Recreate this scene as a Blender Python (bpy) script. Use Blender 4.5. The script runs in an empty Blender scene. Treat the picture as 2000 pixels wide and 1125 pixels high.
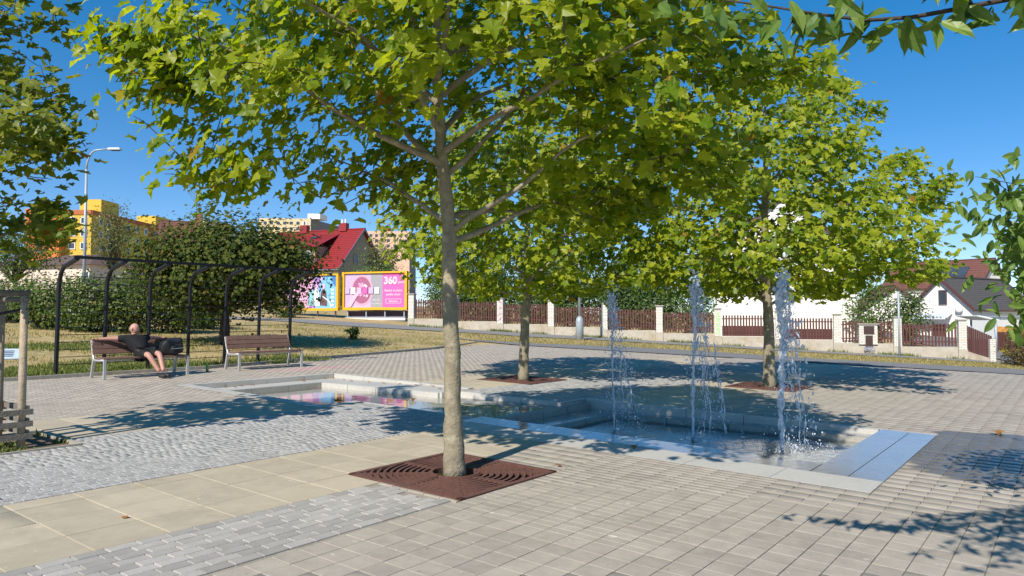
import bpy, bmesh, math, random
import numpy as np
from mathutils import Vector, Matrix
R = math.radians
random.seed(7); rng = np.random.default_rng(7)
scn = bpy.context.scene
COL = scn.collection

# ------------------------------------------------------------------ camera, sky, sun, exposure
EYE, PITCH, FPX = 1.62, math.atan(53.5/1430), 1430.0
cam = bpy.data.cameras.new('camera'); cam_o = bpy.data.objects.new('camera', cam); COL.objects.link(cam_o)
cam.sensor_width = 36; cam.lens = 36*FPX/2000; cam.clip_end = 5000; cam.clip_start = .05
cam_o.location = (0, 0, EYE); cam_o.rotation_euler = (R(90)+PITCH, 0, 0)
scn.camera = cam_o
SUN_EL, SUN_AZ = 40.0, 28.0           # light travels towards azimuth 28 deg right of +Y
w = bpy.data.worlds.new('World'); scn.world = w; w.use_nodes = True
nt = w.node_tree; sky = nt.nodes.new('ShaderNodeTexSky'); sky.sky_type = 'NISHITA'; sky.sun_disc = False
sky.sun_elevation = R(SUN_EL); sky.sun_rotation = R(180+SUN_AZ)
sky.air_density = .62; sky.dust_density = 0.0; sky.ozone_density = 2.4; sky.altitude = 300
hs = nt.nodes.new('ShaderNodeHueSaturation'); hs.inputs['Saturation'].default_value = 1.38; hs.inputs['Hue'].default_value = .508; hs.inputs['Value'].default_value = 1.48
nt.links.new(sky.outputs[0], hs.inputs['Color']); gm = nt.nodes.new('ShaderNodeGamma'); gm.inputs[1].default_value = .72
nt.links.new(hs.outputs[0], gm.inputs[0]); nt.links.new(gm.outputs[0], nt.nodes['Background'].inputs[0]); nt.nodes['Background'].inputs[1].default_value = .145
sl = bpy.data.lights.new('sun', 'SUN'); sl.energy = 4.6; sl.angle = R(.53); sl.color = (1, .93, .82)
so = bpy.data.objects.new('sun', sl); COL.objects.link(so)
sd = Vector((math.sin(R(SUN_AZ))*math.cos(R(SUN_EL)), math.cos(R(SUN_AZ))*math.cos(R(SUN_EL)), -math.sin(R(SUN_EL))))
so.rotation_euler = sd.to_track_quat('-Z', 'Y').to_euler(); so.location = (-20, -40, 40)
vs = scn.view_settings; vs.view_transform = 'Standard'; vs.look = 'None'; vs.exposure = 0.40; vs.gamma = 1

# ------------------------------------------------------------------ geometry helpers
S, C = math.sin(R(37.49)), math.cos(R(37.49))     # the paving grid: u runs right-and-away, v left-and-away
SV = .022                                          # the square falls gently along -v
UANG = math.atan2(C, S)
def uv(u, v, z=0.0): return (S*u-C*v, C*u+S*v, SV*v+z)
def to_uv(x, y): return S*x+C*y, -C*x+S*y
def sm(t): t = np.clip(t, 0, 1); return t*t*(3-2*t)
def G(x, y):
    yy = np.where(y < 60, y, 60+40*(1-np.exp(-(np.maximum(y, 60)-60)/40)))
    xx = 70*np.tanh(x/70)
    return -.535-.045*xx+.033*yy
def H(x, y):
    x = np.asarray(x, float); y = np.asarray(y, float)
    u = S*x+C*y; v = -C*x+S*y
    wt = sm(np.maximum(np.maximum(u-24, v-16.4), 0)/7)
    wt = np.maximum(wt, sm((-u-6)/12)); wt = np.maximum(wt, sm((-v-8)/12))
    return SV*v*(1-wt)+G(x, y)*wt
def h(x, y): return float(H(x, y))
def at(px, py, Y):
    dx = (px-1000)/FPX; dz = -(py-562.5)/FPX
    yy = math.cos(PITCH)-dz*math.sin(PITCH); zz = math.sin(PITCH)+dz*math.cos(PITCH)
    return Vector((dx/yy*Y, Y, EYE+zz/yy*Y))
def seen(p, m=20):
    z = p[2]-EYE; yc = p[1]*math.cos(PITCH)+z*math.sin(PITCH); zc = -p[1]*math.sin(PITCH)+z*math.cos(PITCH)
    if yc < .2: return False
    return -m < 1000+FPX*p[0]/yc < 2000+m and -m < 562.5-FPX*zc/yc < 1125+m

class MB:
    def __init__(s): s.v = []; s.f = []
    def add(s, vs, fs):
        n = len(s.v); s.v += [tuple(p) for p in vs]; s.f += [tuple(i+n for i in q) for q in fs]; return s
    def box(s, c, d, M=None, ch=0.0):
        x, y, z = [k/2 for k in d]
        P = [(-x,-y,-z),(x,-y,-z),(x,y,-z),(-x,y,-z),(-x,-y,z),(x,-y,z),(x,y,z),(-x,y,z)]
        F = [(3,2,1,0),(4,5,6,7),(0,1,5,4),(1,2,6,5),(2,3,7,6),(3,0,4,7)]
        if ch:
            P = P[:4]+[(a,b,z-ch) for a,b,_ in P[:4]]+[(a-math.copysign(ch,a),b-math.copysign(ch,b),z) for a,b,_ in P[:4]]
            F = [(3,2,1,0)]+[(i,(i+1)%4,4+(i+1)%4,4+i) for i in range(4)]+[(4+i,4+(i+1)%4,8+(i+1)%4,8+i) for i in range(4)]+[(8,9,10,11)]
        c = Vector(c)
        return s.add([(M@Vector(p) if M else Vector(p))+c for p in P], F)
    def bar(s, a, b, w, t, up=(0,0,1)):
        a = Vector(a); b = Vector(b); d = b-a; L = d.length; x = d.normalized(); up = Vector(up)
        y = up.cross(x)
        if y.length < 1e-4: y = Vector((0,1,0)).cross(x)
        y.normalize(); z = x.cross(y)
        return s.box((a+b)/2, (L, w, t), Matrix((x, y, z)).transposed())
    def tube(s, path, rad, n=8, cap=True):
        path = [Vector(p) for p in path]; m = len(path)
        if not hasattr(rad, '__len__'): rad = [rad]*m
        base = len(s.v); prev = None
        for i, p in enumerate(path):
            t = (path[min(i+1,m-1)]-path[max(i-1,0)]).normalized()
            if prev is None:
                a = Vector((1,0,0)) if abs(t.x) < .8 else Vector((0,1,0)); nx = (a-t*a.dot(t)).normalized()
            else:
                nx = prev-t*prev.dot(t)
                nx = nx.normalized() if nx.length > 1e-5 else Vector((0,0,1))
            prev = nx; ny = t.cross(nx)
            for k in range(n):
                q = 2*math.pi*k/n; s.v.append(tuple(p+(nx*math.cos(q)+ny*math.sin(q))*rad[i]))
        for i in range(m-1):
            for k in range(n):
                a = base+i*n+k; b = base+i*n+(k+1)%n; s.f.append((a, b, b+n, a+n))
        if cap:
            s.f.append(tuple(base+k for k in reversed(range(n)))); s.f.append(tuple(base+(m-1)*n+k for k in range(n)))
        return s
    def lathe(s, prof, n=20, c=(0,0,0)):
        base = len(s.v)
        for r, z in prof:
            for k in range(n):
                q = 2*math.pi*k/n; s.v.append((c[0]+r*math.cos(q), c[1]+r*math.sin(q), c[2]+z))
        for i in range(len(prof)-1):
            for k in range(n):
                a = base+i*n+k; b = base+i*n+(k+1)%n; s.f.append((a, b, b+n, a+n))
        s.f.append(tuple(base+k for k in reversed(range(n)))); s.f.append(tuple(base+(len(prof)-1)*n+k for k in range(n)))
        return s
    def prism(s, poly, a, b):
        # poly: list of 3D points (closed loop), extruded by vector b-a
        d = Vector(b)-Vector(a); n = len(poly); P = [Vector(p) for p in poly]
        return s.add(P+[p+d for p in P], [tuple(reversed(range(n))), tuple(range(n, 2*n))]+[(i,(i+1)%n,n+(i+1)%n,n+i) for i in range(n)])
    def build(s, name, mat, parent=None, smooth=False, loc=None):
        me = bpy.data.meshes.new(name); me.from_pydata(s.v, [], s.f); me.materials.append(mat)
        bm = bmesh.new(); bm.from_mesh(me); bmesh.ops.recalc_face_normals(bm, faces=bm.faces); bm.to_mesh(me); bm.free()
        if smooth: me.polygons.foreach_set('use_smooth', [True]*len(me.polygons))
        return link(name, me, parent, loc)
def link(name, me, parent=None, loc=None):
    o = bpy.data.objects.new(name, me); COL.objects.link(o)
    if parent: o.parent = parent
    if loc is not None: o.location = loc
    return o
def npmesh(name, V, F, mat, parent=None, smooth=False, kind=None):
    """V (n,3) array, F (m,k) array with one face size"""
    me = bpy.data.meshes.new(name); V = np.asarray(V, np.float32); F = np.asarray(F, np.int32); k = F.shape[1]
    me.vertices.add(len(V)); me.vertices.foreach_set('co', V.ravel())
    me.loops.add(F.size); me.loops.foreach_set('vertex_index', F.ravel())
    me.polygons.add(len(F)); me.polygons.foreach_set('loop_start', np.arange(len(F), dtype=np.int32)*k)
    me.polygons.foreach_set('loop_total', np.full(len(F), k, np.int32))
    if smooth: me.polygons.foreach_set('use_smooth', np.ones(len(F), bool))
    me.update(calc_edges=True); me.materials.append(mat)
    o = link(name, me, parent)
    if kind: o['kind'] = kind
    return o
def thing(name, label, cat, loc=(0,0,0), rz=0.0, group=None):
    o = bpy.data.objects.new(name, None); COL.objects.link(o); o.empty_display_size = .2
    o.location = loc; o.rotation_euler = (0, 0, rz); return tag(o, label, cat, group)
def tag(o, label, cat, group=None):
    o['label'] = label; o['category'] = cat
    if group: o['group'] = group
    return o
def struct(o): o['kind'] = 'structure'; return o
def copy_tree(o, parent=None):
    c = o.copy(); COL.objects.link(c); c.parent = parent
    for ch in list(o.children): copy_tree(ch, c)
    return c

# ------------------------------------------------------------------ materials
def M(name, col, rough=.8, var=.12, scale=6.0, bump=0.0, bscale=40.0, island=0.0, metal=0.0, spec=.35, stain=0.0, col2=None, stscale=1.3, coat=0.0, speck=0.0):
    m = bpy.data.materials.new(name); m.use_nodes = True; n = m.node_tree.nodes; l = m.node_tree.links
    b = n['Principled BSDF']; b.inputs['Roughness'].default_value = rough; b.inputs['Metallic'].default_value = metal
    b.inputs['Specular IOR Level'].default_value = spec
    if coat: b.inputs['Coat Weight'].default_value = coat; b.inputs['Coat Roughness'].default_value = .08
    geo = n.new('ShaderNodeNewGeometry')
    nz = n.new('ShaderNodeTexNoise'); nz.inputs['Scale'].default_value = scale; nz.inputs['Detail'].default_value = 6; nz.inputs['Roughness'].default_value = .65
    l.new(geo.outputs['Position'], nz.inputs['Vector'])
    mr = n.new('ShaderNodeMapRange'); mr.inputs[1].default_value = .28; mr.inputs[2].default_value = .72
    mr.inputs[3].default_value = 1-var; mr.inputs[4].default_value = 1+var
    l.new(nz.outputs[0], mr.inputs[0]); fac = mr.outputs[0]
    if island:
        oi = n.new('ShaderNodeObjectInfo'); ad = n.new('ShaderNodeMath'); ad.operation = 'ADD'
        l.new(geo.outputs['Random Per Island'], ad.inputs[0]); l.new(oi.outputs['Random'], ad.inputs[1])
        fr = n.new('ShaderNodeMath'); fr.operation = 'FRACT'; l.new(ad.outputs[0], fr.inputs[0])
        m2 = n.new('ShaderNodeMapRange'); m2.inputs[3].default_value = 1-island; m2.inputs[4].default_value = 1+island
        l.new(fr.outputs[0], m2.inputs[0]); mu = n.new('ShaderNodeMath'); mu.operation = 'MULTIPLY'
        l.new(fac, mu.inputs[0]); l.new(m2.outputs[0], mu.inputs[1]); fac = mu.outputs[0]
    base = n.new('ShaderNodeRGB'); base.outputs[0].default_value = (*col, 1); cs = base.outputs[0]
    if stain:
        n2 = n.new('ShaderNodeTexNoise'); n2.inputs['Scale'].default_value = stscale; n2.inputs['Detail'].default_value = 8; n2.inputs['Roughness'].default_value = .7
        l.new(geo.outputs['Position'], n2.inputs['Vector'])
        r2 = n.new('ShaderNodeMapRange'); r2.inputs[1].default_value = .5; r2.inputs[2].default_value = .68; r2.inputs[4].default_value = stain
        l.new(n2.outputs[0], r2.inputs[0]); mx = n.new('ShaderNodeMix'); mx.data_type = 'RGBA'
        l.new(r2.outputs[0], mx.inputs[0]); l.new(cs, mx.inputs[6]); mx.inputs[7].default_value = (*(col2 or [k*.55 for k in col]), 1); cs = mx.outputs[2]
    if speck:                                             # chewing gum, scuffs and grit
        for sc_, lo_, cc in ((11.0, .70, [min(1, k*1.5) for k in col]), (17.0, .72, [k*.4 for k in col])):
            n3 = n.new('ShaderNodeTexNoise'); n3.inputs['Scale'].default_value = sc_; n3.inputs['Detail'].default_value = 3; l.new(geo.outputs['Position'], n3.inputs['Vector'])
            r3 = n.new('ShaderNodeMapRange'); r3.inputs[1].default_value = lo_; r3.inputs[2].default_value = lo_+.03; r3.inputs[4].default_value = speck; l.new(n3.outputs[0], r3.inputs[0])
            m3 = n.new('ShaderNodeMix'); m3.data_type = 'RGBA'; l.new(r3.outputs[0], m3.inputs[0]); l.new(cs, m3.inputs[6]); m3.inputs[7].default_value = (*cc, 1); cs = m3.outputs[2]
    vm = n.new('ShaderNodeVectorMath'); vm.operation = 'SCALE'; l.new(cs, vm.inputs[0]); l.new(fac, vm.inputs[3])
    l.new(vm.outputs[0], b.inputs['Base Color'])
    if bump:
        nb = n.new('ShaderNodeTexNoise'); nb.inputs['Scale'].default_value = bscale; nb.inputs['Detail'].default_value = 5
        l.new(geo.outputs['Position'], nb.inputs['Vector'])
        bp = n.new('ShaderNodeBump'); bp.inputs['Strength'].default_value = bump; bp.inputs['Distance'].default_value = .02
        l.new(nb.outputs[0], bp.inputs['Height']); l.new(bp.outputs[0], b.inputs['Normal'])
    m['fac'] = 0
    return m
def wetten(m, cx, cy, rx, ry, dark=.42, rough=.12):
    """splashed, wet patch (real puddling round the fountain): darker and glossy inside a ragged ellipse of the u,v grid"""
    n = m.node_tree.nodes; l = m.node_tree.links; b = n['Principled BSDF']
    geo = n.new('ShaderNodeNewGeometry'); mp = n.new('ShaderNodeMapping'); mp.vector_type = 'TEXTURE'
    p = uv(cx, cy); mp.inputs['Location'].default_value = (p[0], p[1], 0); mp.inputs['Rotation'].default_value = (0, 0, UANG); mp.inputs['Scale'].default_value = (rx, ry, 50)
    l.new(geo.outputs['Position'], mp.inputs[0])
    ln = n.new('ShaderNodeVectorMath'); ln.operation = 'LENGTH'; l.new(mp.outputs[0], ln.inputs[0])
    nz = n.new('ShaderNodeTexNoise'); nz.inputs['Scale'].default_value = 1.1; nz.inputs['Detail'].default_value = 5; l.new(geo.outputs['Position'], nz.inputs['Vector'])
    ad = n.new('ShaderNodeMath'); ad.operation = 'MULTIPLY_ADD'; ad.inputs[1].default_value = 1.0; l.new(nz.outputs[0], ad.inputs[0]); l.new(ln.outputs['Value'], ad.inputs[2])
    mr = n.new('ShaderNodeMapRange'); mr.inputs[1].default_value = 1.42; mr.inputs[2].default_value = 1.5; mr.inputs[3].default_value = 1; mr.inputs[4].default_value = 0
    l.new(ad.outputs[0], mr.inputs[0])
    old = b.inputs['Base Color'].links[0].from_socket
    mx = n.new('ShaderNodeMix'); mx.data_type = 'RGBA'; sc = n.new('ShaderNodeVectorMath'); sc.operation = 'SCALE'; sc.inputs[3].default_value = dark
    l.new(old, sc.inputs[0]); l.new(mr.outputs[0], mx.inputs[0]); l.new(old, mx.inputs[6]); l.new(sc.outputs[0], mx.inputs[7]); l.new(mx.outputs[2], b.inputs['Base Color'])
    rr = n.new('ShaderNodeMapRange'); rr.inputs[3].default_value = b.inputs['Roughness'].default_value; rr.inputs[4].default_value = rough
    l.new(mr.outputs[0], rr.inputs[0]); l.new(rr.outputs[0], b.inputs['Roughness'])
    sp = n.new('ShaderNodeMapRange'); sp.inputs[3].default_value = .3; sp.inputs[4].default_value = .42; l.new(mr.outputs[0], sp.inputs[0]); l.new(sp.outputs[0], b.inputs['Specular IOR Level'])
def leafmat(name, a, b_, c=None, trans=.35, rough=.42, tcol=None, spec=.35):
    """leaf colour varies from leaf to leaf between a and b_, a few of colour c"""
    m = bpy.data.materials.new(name); m.use_nodes = True; n = m.node_tree.nodes; l = m.node_tree.links
    p = n['Principled BSDF']; p.inputs['Roughness'].default_value = rough; p.inputs['Specular IOR Level'].default_value = spec
    geo = n.new('ShaderNodeNewGeometry'); oi = n.new('ShaderNodeObjectInfo')
    ad = n.new('ShaderNodeMath'); l.new(geo.outputs['Random Per Island'], ad.inputs[0]); l.new(oi.outputs['Random'], ad.inputs[1])
    fr = n.new('ShaderNodeMath'); fr.operation = 'FRACT'; l.new(ad.outputs[0], fr.inputs[0])
    cr = n.new('ShaderNodeValToRGB'); e = cr.color_ramp.elements; e[0].color = (*a, 1); e[0].position = .0; e[1].color = (*b_, 1); e[1].position = .985
    x = cr.color_ramp.elements.new(.5); x.color = tuple((p_+q_)/2 for p_, q_ in zip(a, b_))+(1,)
    if c: y = cr.color_ramp.elements.new(1.0); y.color = (*c, 1)
    l.new(fr.outputs[0], cr.inputs[0]); l.new(cr.outputs[0], p.inputs['Base Color'])
    t = n.new('ShaderNodeBsdfTranslucent'); sc = n.new('ShaderNodeMix'); sc.data_type = 'RGBA'; sc.blend_type = 'MULTIPLY'; sc.inputs[0].default_value = 1
    l.new(cr.outputs[0], sc.inputs[6]); sc.inputs[7].default_value = (*(tcol or (1.38, 1.42, .45)), 1); l.new(sc.outputs[2], t.inputs[0])
    mx = n.new('ShaderNodeMixShader'); mx.inputs[0].default_value = trans
    l.new(p.outputs[0], mx.inputs[1]); l.new(t.outputs[0], mx.inputs[2]); l.new(mx.outputs[0], n['Material Output'].inputs[0])
    return m
def water_mat(name, tint, rip, scale, rough=.02, ior=1.24):
    m = bpy.data.materials.new(name); m.use_nodes = True; n = m.node_tree.nodes; l = m.node_tree.links; n.remove(n['Principled BSDF'])
    tr = n.new('ShaderNodeBsdfTransparent'); tr.inputs[0].default_value = (*tint, 1)
    gl = n.new('ShaderNodeBsdfGlossy'); gl.inputs['Roughness'].default_value = rough
    fn = n.new('ShaderNodeFresnel'); fn.inputs[0].default_value = ior
    geo = n.new('ShaderNodeNewGeometry'); nz = n.new('ShaderNodeTexNoise'); nz.inputs['Scale'].default_value = scale; nz.inputs['Detail'].default_value = 4
    l.new(geo.outputs['Position'], nz.inputs['Vector']); bp = n.new('ShaderNodeBump'); bp.inputs['Strength'].default_value = rip; bp.inputs['Distance'].default_value = .01
    l.new(nz.outputs[0], bp.inputs['Height']); l.new(bp.outputs[0], gl.inputs['Normal']); l.new(bp.outputs[0], fn.inputs['Normal'])
    mx = n.new('ShaderNodeMixShader'); l.new(fn.outputs[0], mx.inputs[0]); l.new(tr.outputs[0], mx.inputs[1]); l.new(gl.outputs[0], mx.inputs[2]); l.new(mx.outputs[0], n['Material Output'].inputs[0])
    return m
def flat(name, col, rough=.6): return M(name, col, rough, var=.05, scale=9)

m_tan = M('tan_slab_concrete', (.455,.39,.29), .85, .09, 5, .15, 120, island=.07, stain=.6, col2=(.35,.30,.225), speck=.6)
m_pav = M('grey_paver_concrete', (.375,.33,.275), .85, .12, 7, .2, 110, island=.09, stain=.75, col2=(.29,.26,.22), stscale=.8, speck=.7)
m_brk = M('grey_brick_paver', (.38,.355,.325), .85, .10, 8, .2, 110, island=.17, stain=.4, col2=(.30,.28,.25))
m_brk2 = M('warm_brick_paver', (.39,.34,.28), .85, .10, 8, .2, 110, island=.12, stain=.5, col2=(.30,.265,.22))
m_cob = M('granite_sett', (.365,.355,.34), .85, .20, 45, .3, 60, island=.13, stain=.2, col2=(.33,.33,.34))
m_joint = M('sandy_joint', (.33,.295,.245), .95, .25, 9, .3, 60, stain=.5, col2=(.16,.14,.11))
m_gran = M('pale_granite', (.50,.475,.43), .55, .14, 45, .15, 90, stain=.4, col2=(.36,.34,.31), spec=.5)
m_wetg = M('wet_granite', (.28,.28,.28), .10, .2, 45, .10, 14, stain=.5, col2=(.20,.20,.20), spec=.6)
m_riser = M('granite_riser', (.36,.34,.30), .6, .2, 30, .2, 60, stain=.6, col2=(.22,.20,.17), stscale=2.5)
m_floor = M('pool_floor', (.50,.50,.48), .6, .30, 20, .3, 60, stain=.5, col2=(.24,.24,.24), stscale=4)
m_kerb = M('kerb_concrete', (.36,.33,.28), .9, .15, 9, .3, 70, island=.08, stain=.4)
m_asph = M('asphalt', (.20,.195,.19), .9, .15, 30, .3, 200, stain=.4, col2=(.2,.195,.19), stscale=.4)
m_path = M('old_asphalt_path', (.23,.225,.22), .9, .15, 20, .3, 200, stain=.4, col2=(.3,.28,.25), stscale=.5)
m_soil = M('dry_soil', (.16,.115,.075), .95, .35, 14, .8, 40, stain=.6, col2=(.09,.065,.045))
m_grass = M('dry_lawn', (.43,.32,.15), .95, .35, 3.5, .6, 30, stain=.75, col2=(.17,.175,.055), stscale=.33)
m_rust = M('rusty_cast_iron', (.135,.062,.046), .75, .25, 30, .3, 90, stain=.5, col2=(.09,.045,.035), stscale=8)
m_bark = M('plane_bark', (.25,.215,.15), .9, .28, 14, .6, 38, stain=.9, col2=(.40,.35,.24), stscale=6)
m_twig = M('twig_bark', (.10,.08,.055), .9, .25, 20)
m_dbark = M('dark_bark', (.06,.048,.038), .95, .3, 15, .6, 40)
m_leaf1 = leafmat('plane_leaf', (.115,.20,.011), (.41,.44,.028), (.34,.17,.03), trans=.55)
m_leaf2 = leafmat('plane_leaf_far', (.115,.20,.011), (.40,.43,.028), (.34,.17,.03), trans=.52)
m_leafL = leafmat('plane_leaf_autumn', (.085,.14,.016), (.30,.31,.04), (.45,.17,.02), trans=.5)
m_cherry = leafmat('cherry_leaf', (.09,.17,.035), (.20,.29,.06), None, trans=.42, rough=.38)
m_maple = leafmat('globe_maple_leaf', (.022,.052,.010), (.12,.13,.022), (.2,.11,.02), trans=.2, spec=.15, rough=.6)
m_shrub = leafmat('shrub_leaf', (.035,.08,.014), (.15,.19,.035), (.2,.15,.03), trans=.25)
m_hedge = leafmat('hedge_leaf', (.035,.075,.018), (.12,.18,.04), None, trans=.25)
m_olive = leafmat('olive_leaf', (.06,.08,.025), (.16,.17,.06), None, trans=.25)
m_green = leafmat('green_leaf', (.04,.09,.015), (.13,.20,.035), None, trans=.3)
m_yell = leafmat('yellow_leaf', (.25,.22,.02), (.42,.36,.04), None, trans=.3)
m_rusty = leafmat('brownish_leaf', (.06,.06,.02), (.18,.11,.04), None, trans=.2)
m_blade = leafmat('grass_blade', (.12,.15,.04), (.52,.40,.18), None, trans=.3, rough=.7)
m_dead = leafmat('fallen_leaf', (.30,.12,.035), (.42,.20,.06), None, trans=.2, rough=.7)
m_alu = M('cast_aluminium', (.52,.52,.51), .5, .08, 20, metal=.5)
m_plank = M('brown_bench_plank', (.185,.105,.08), .7, .2, 9, .2, 60, island=.10)
m_black = M('black_steel', (.012,.013,.017), .45, .2, 20)
m_galv = M('grey_painted_steel', (.36,.41,.45), .5, .08, 10, metal=.2)
m_stake = M('weathered_stake_wood', (.36,.285,.205), .85, .2, 14, .4, 50, island=.1)
m_rail = M('grey_rail_wood', (.20,.175,.145), .9, .25, 14, .4, 50, island=.1)
m_wallc = M('stained_concrete_wall', (.46,.41,.33), .9, .15, 5, .4, 40, stain=.7, col2=(.34,.25,.14), stscale=.9)
m_picket = M('maroon_picket', (.105,.042,.036), .75, .15, 14, island=.18)
m_white = M('white_render', (.80,.78,.74), .85, .04, 2, .15, 80)
m_soot = M('roof_dark_shingle', (.085,.078,.078), .85, .2, 6, .3, 20)
m_maroon = M('maroon_trim', (.10,.045,.04), .6)
m_glass = M('window_glass', (.05,.065,.085), .08, .2, 1, spec=.8)
m_jet = None

# ------------------------------------------------------------------ ground sheet
def axis(near, step, far, g):
    a = list(np.arange(0, near+1e-6, step)); d = step
    while a[-1] < far: d *= g; a.append(a[-1]+d)
    return np.array(a)
ax = axis(34, .8, 1500, 1.22); X = np.concatenate([-ax[:0:-1], ax]); yn = axis(12, .8, 300, 1.3); yp = axis(64, .8, 2200, 1.22)
Y = np.concatenate([-yn[:0:-1], yp]); gx, gy = np.meshgrid(X, Y); gz = H(gx, gy)
gu, gv = S*gx+C*gy, -C*gx+S*gy
KERB = [(-9,16.25),(5.6,16.25),(9.35,16.3),(13.5,17.1),(19.4,18.4),(25.2,20.6)]
def vk(u): return np.interp(u, [k[0] for k in KERB], [k[1] for k in KERB])
inside = (gu > -5) & (gu < 23.2) & (gv > -7) & (gv < vk(gu)-.9)
gz = np.where(inside, gz-.7, gz-.02)
nx, ny = len(X), len(Y); V = np.stack([gx, gy, gz], -1).reshape(-1, 3)
i, j = np.meshgrid(np.arange(nx-1), np.arange(ny-1)); q = (j*nx+i).ravel()
ground = struct(npmesh('ground', V, np.stack([q, q+1, q+nx+1, q+nx], 1), m_grass, smooth=True))

def ribbon(name, A, B, mat, dz, n=6, step=.6):
    """strip between two polylines A and B of (x, y) points lying on the terrain"""
    def res(L):
        L = np.array(L, float); d = np.r_[0, np.cumsum(np.hypot(*np.diff(L, axis=0).T))]; t = np.linspace(0, d[-1], K); return np.stack([np.interp(t, d, L[:,0]), np.interp(t, d, L[:,1])], 1)
    K = int(max(np.hypot(*(np.array(A[-1])-A[0])), 2)/step)+2
    a, b = res(A), res(B); t = np.linspace(0, 1, n)[:, None, None]; P = a*(1-t)+b*t
    Z = H(P[..., 0], P[..., 1])+dz; V = np.concatenate([P, Z[..., None]], -1).reshape(-1, 3)
    i, j = np.meshgrid(np.arange(K-1), np.arange(n-1)); q = (j*K+i).ravel()
    return struct(npmesh(name, V, np.stack([q, q+1, q+K+1, q+K], 1), mat, smooth=True))
def XY(u, v): return uv(u, v)[:2]
ribbon('road', [XY(24.02, 22.2), XY(24.02, 12), XY(24.02, 2), XY(24.02, -9)], [(-1.2,31.9), (5.1,30.44), (12.93,29.24), (19.72,28.3), (34,26.5)], m_asph, .012, 14)
ribbon('pavement', [(-34,41.5),(-16.3,38.9),(-12,39.3),(-8.4,37.3),(-3.85,36.5),(0,35.8),(5.82,34.7),(14.4,32.7),(20.05,31.3),(34,29.6)],
       [(-34,45.5),(-17.4,41.6),(-12.7,42.2),(-9.2,41.4),(-5.6,40.3),(0,38.5),(6.3,37.3),(15,34.1),(20.4,32.9),(34,31.6)], m_path, .012, 8)
ribbon('side_street', [(21.6,31.2),(24,40),(28,60)], [(34,29.8),(36,40),(40,60)], m_asph, .03, 8)

# ------------------------------------------------------------------ the square: paving pieces
HOLES = [(7.2,11.2,1.475,6.87),(8.1,10.3,6.8,9.35),(7.2,10.95,9.3,13.55)]
GRATES = [(5.30,4.76,.71),(12.93,9.62,.71),(15.65,5.15,.71)]
PIT = (2.05,3.57,8.75,9.94)
GH = [(a-g,a+g,b-g,b+g) for a,b,g in GRATES]
def edges(lo, hi, xs): return sorted(set([lo, hi]+[x for x in xs if lo < x < hi]))
holes = HOLES+GH+[PIT]
us = edges(-5.5, 24, sum([[a[0],a[1]] for a in holes], [])+list(np.arange(-4,24,2.0))); vs_ = edges(-8, 16, sum([[a[2],a[3]] for a in holes], []))
mb = MB()
for a, b in zip(us[:-1], us[1:]):
    for c_, d in zip(vs_[:-1], vs_[1:]):
        if any(r[0]-1e-6 <= a and b <= r[1]+1e-6 and r[2]-1e-6 <= c_ and d <= r[3]+1e-6 for r in holes): continue
        mb.add([uv(a,c_,-.012), uv(b,c_,-.012), uv(b,d,-.012), uv(a,d,-.012)], [(0,1,2,3)])
    mb.add([uv(a,16,-.012), uv(b,16,-.012), uv(b,vk(b),-.012), uv(a,vk(a),-.012)], [(0,1,2,3)])
plaza = struct(mb.build('plaza', m_joint))
def free(u, v, du, dv): return True
AX = Matrix(((S, -C, 0), (C, S, 0), (0, 0, 1)))
TILT = Matrix((Vector((S, C, 0)), Vector((-C, S, SV)).normalized(), Vector((S, C, 0)).cross(Vector((-C, S, SV)).normalized()))).transposed()
TE = TILT.to_euler()
def clip(items):
    out = []
    for u, v, du, dv in items:
        a, b, c, d = u-du/2, u+du/2, v-dv/2, v+dv/2; ok = True
        for r in holes:
            x0, x1, y0, y1 = max(a,r[0]), min(b,r[1]), max(c,r[2]), min(d,r[3])
            if x1-x0 < 1e-4 or y1-y0 < 1e-4: continue
            rest = [(r[0]-a, (a,r[0],c,d)), (b-r[1], (r[1],b,c,d)), (r[2]-c, (a,b,c,r[2])), (d-r[3], (a,b,r[3],d))]
            w_, q_ = max(rest, key=lambda t: t[0])
            if w_ < .03: ok = False; break
            a, b, c, d = q_
        if ok: out.append(((a+b)/2, (c+d)/2, b-a, d-c))
    return out
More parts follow.
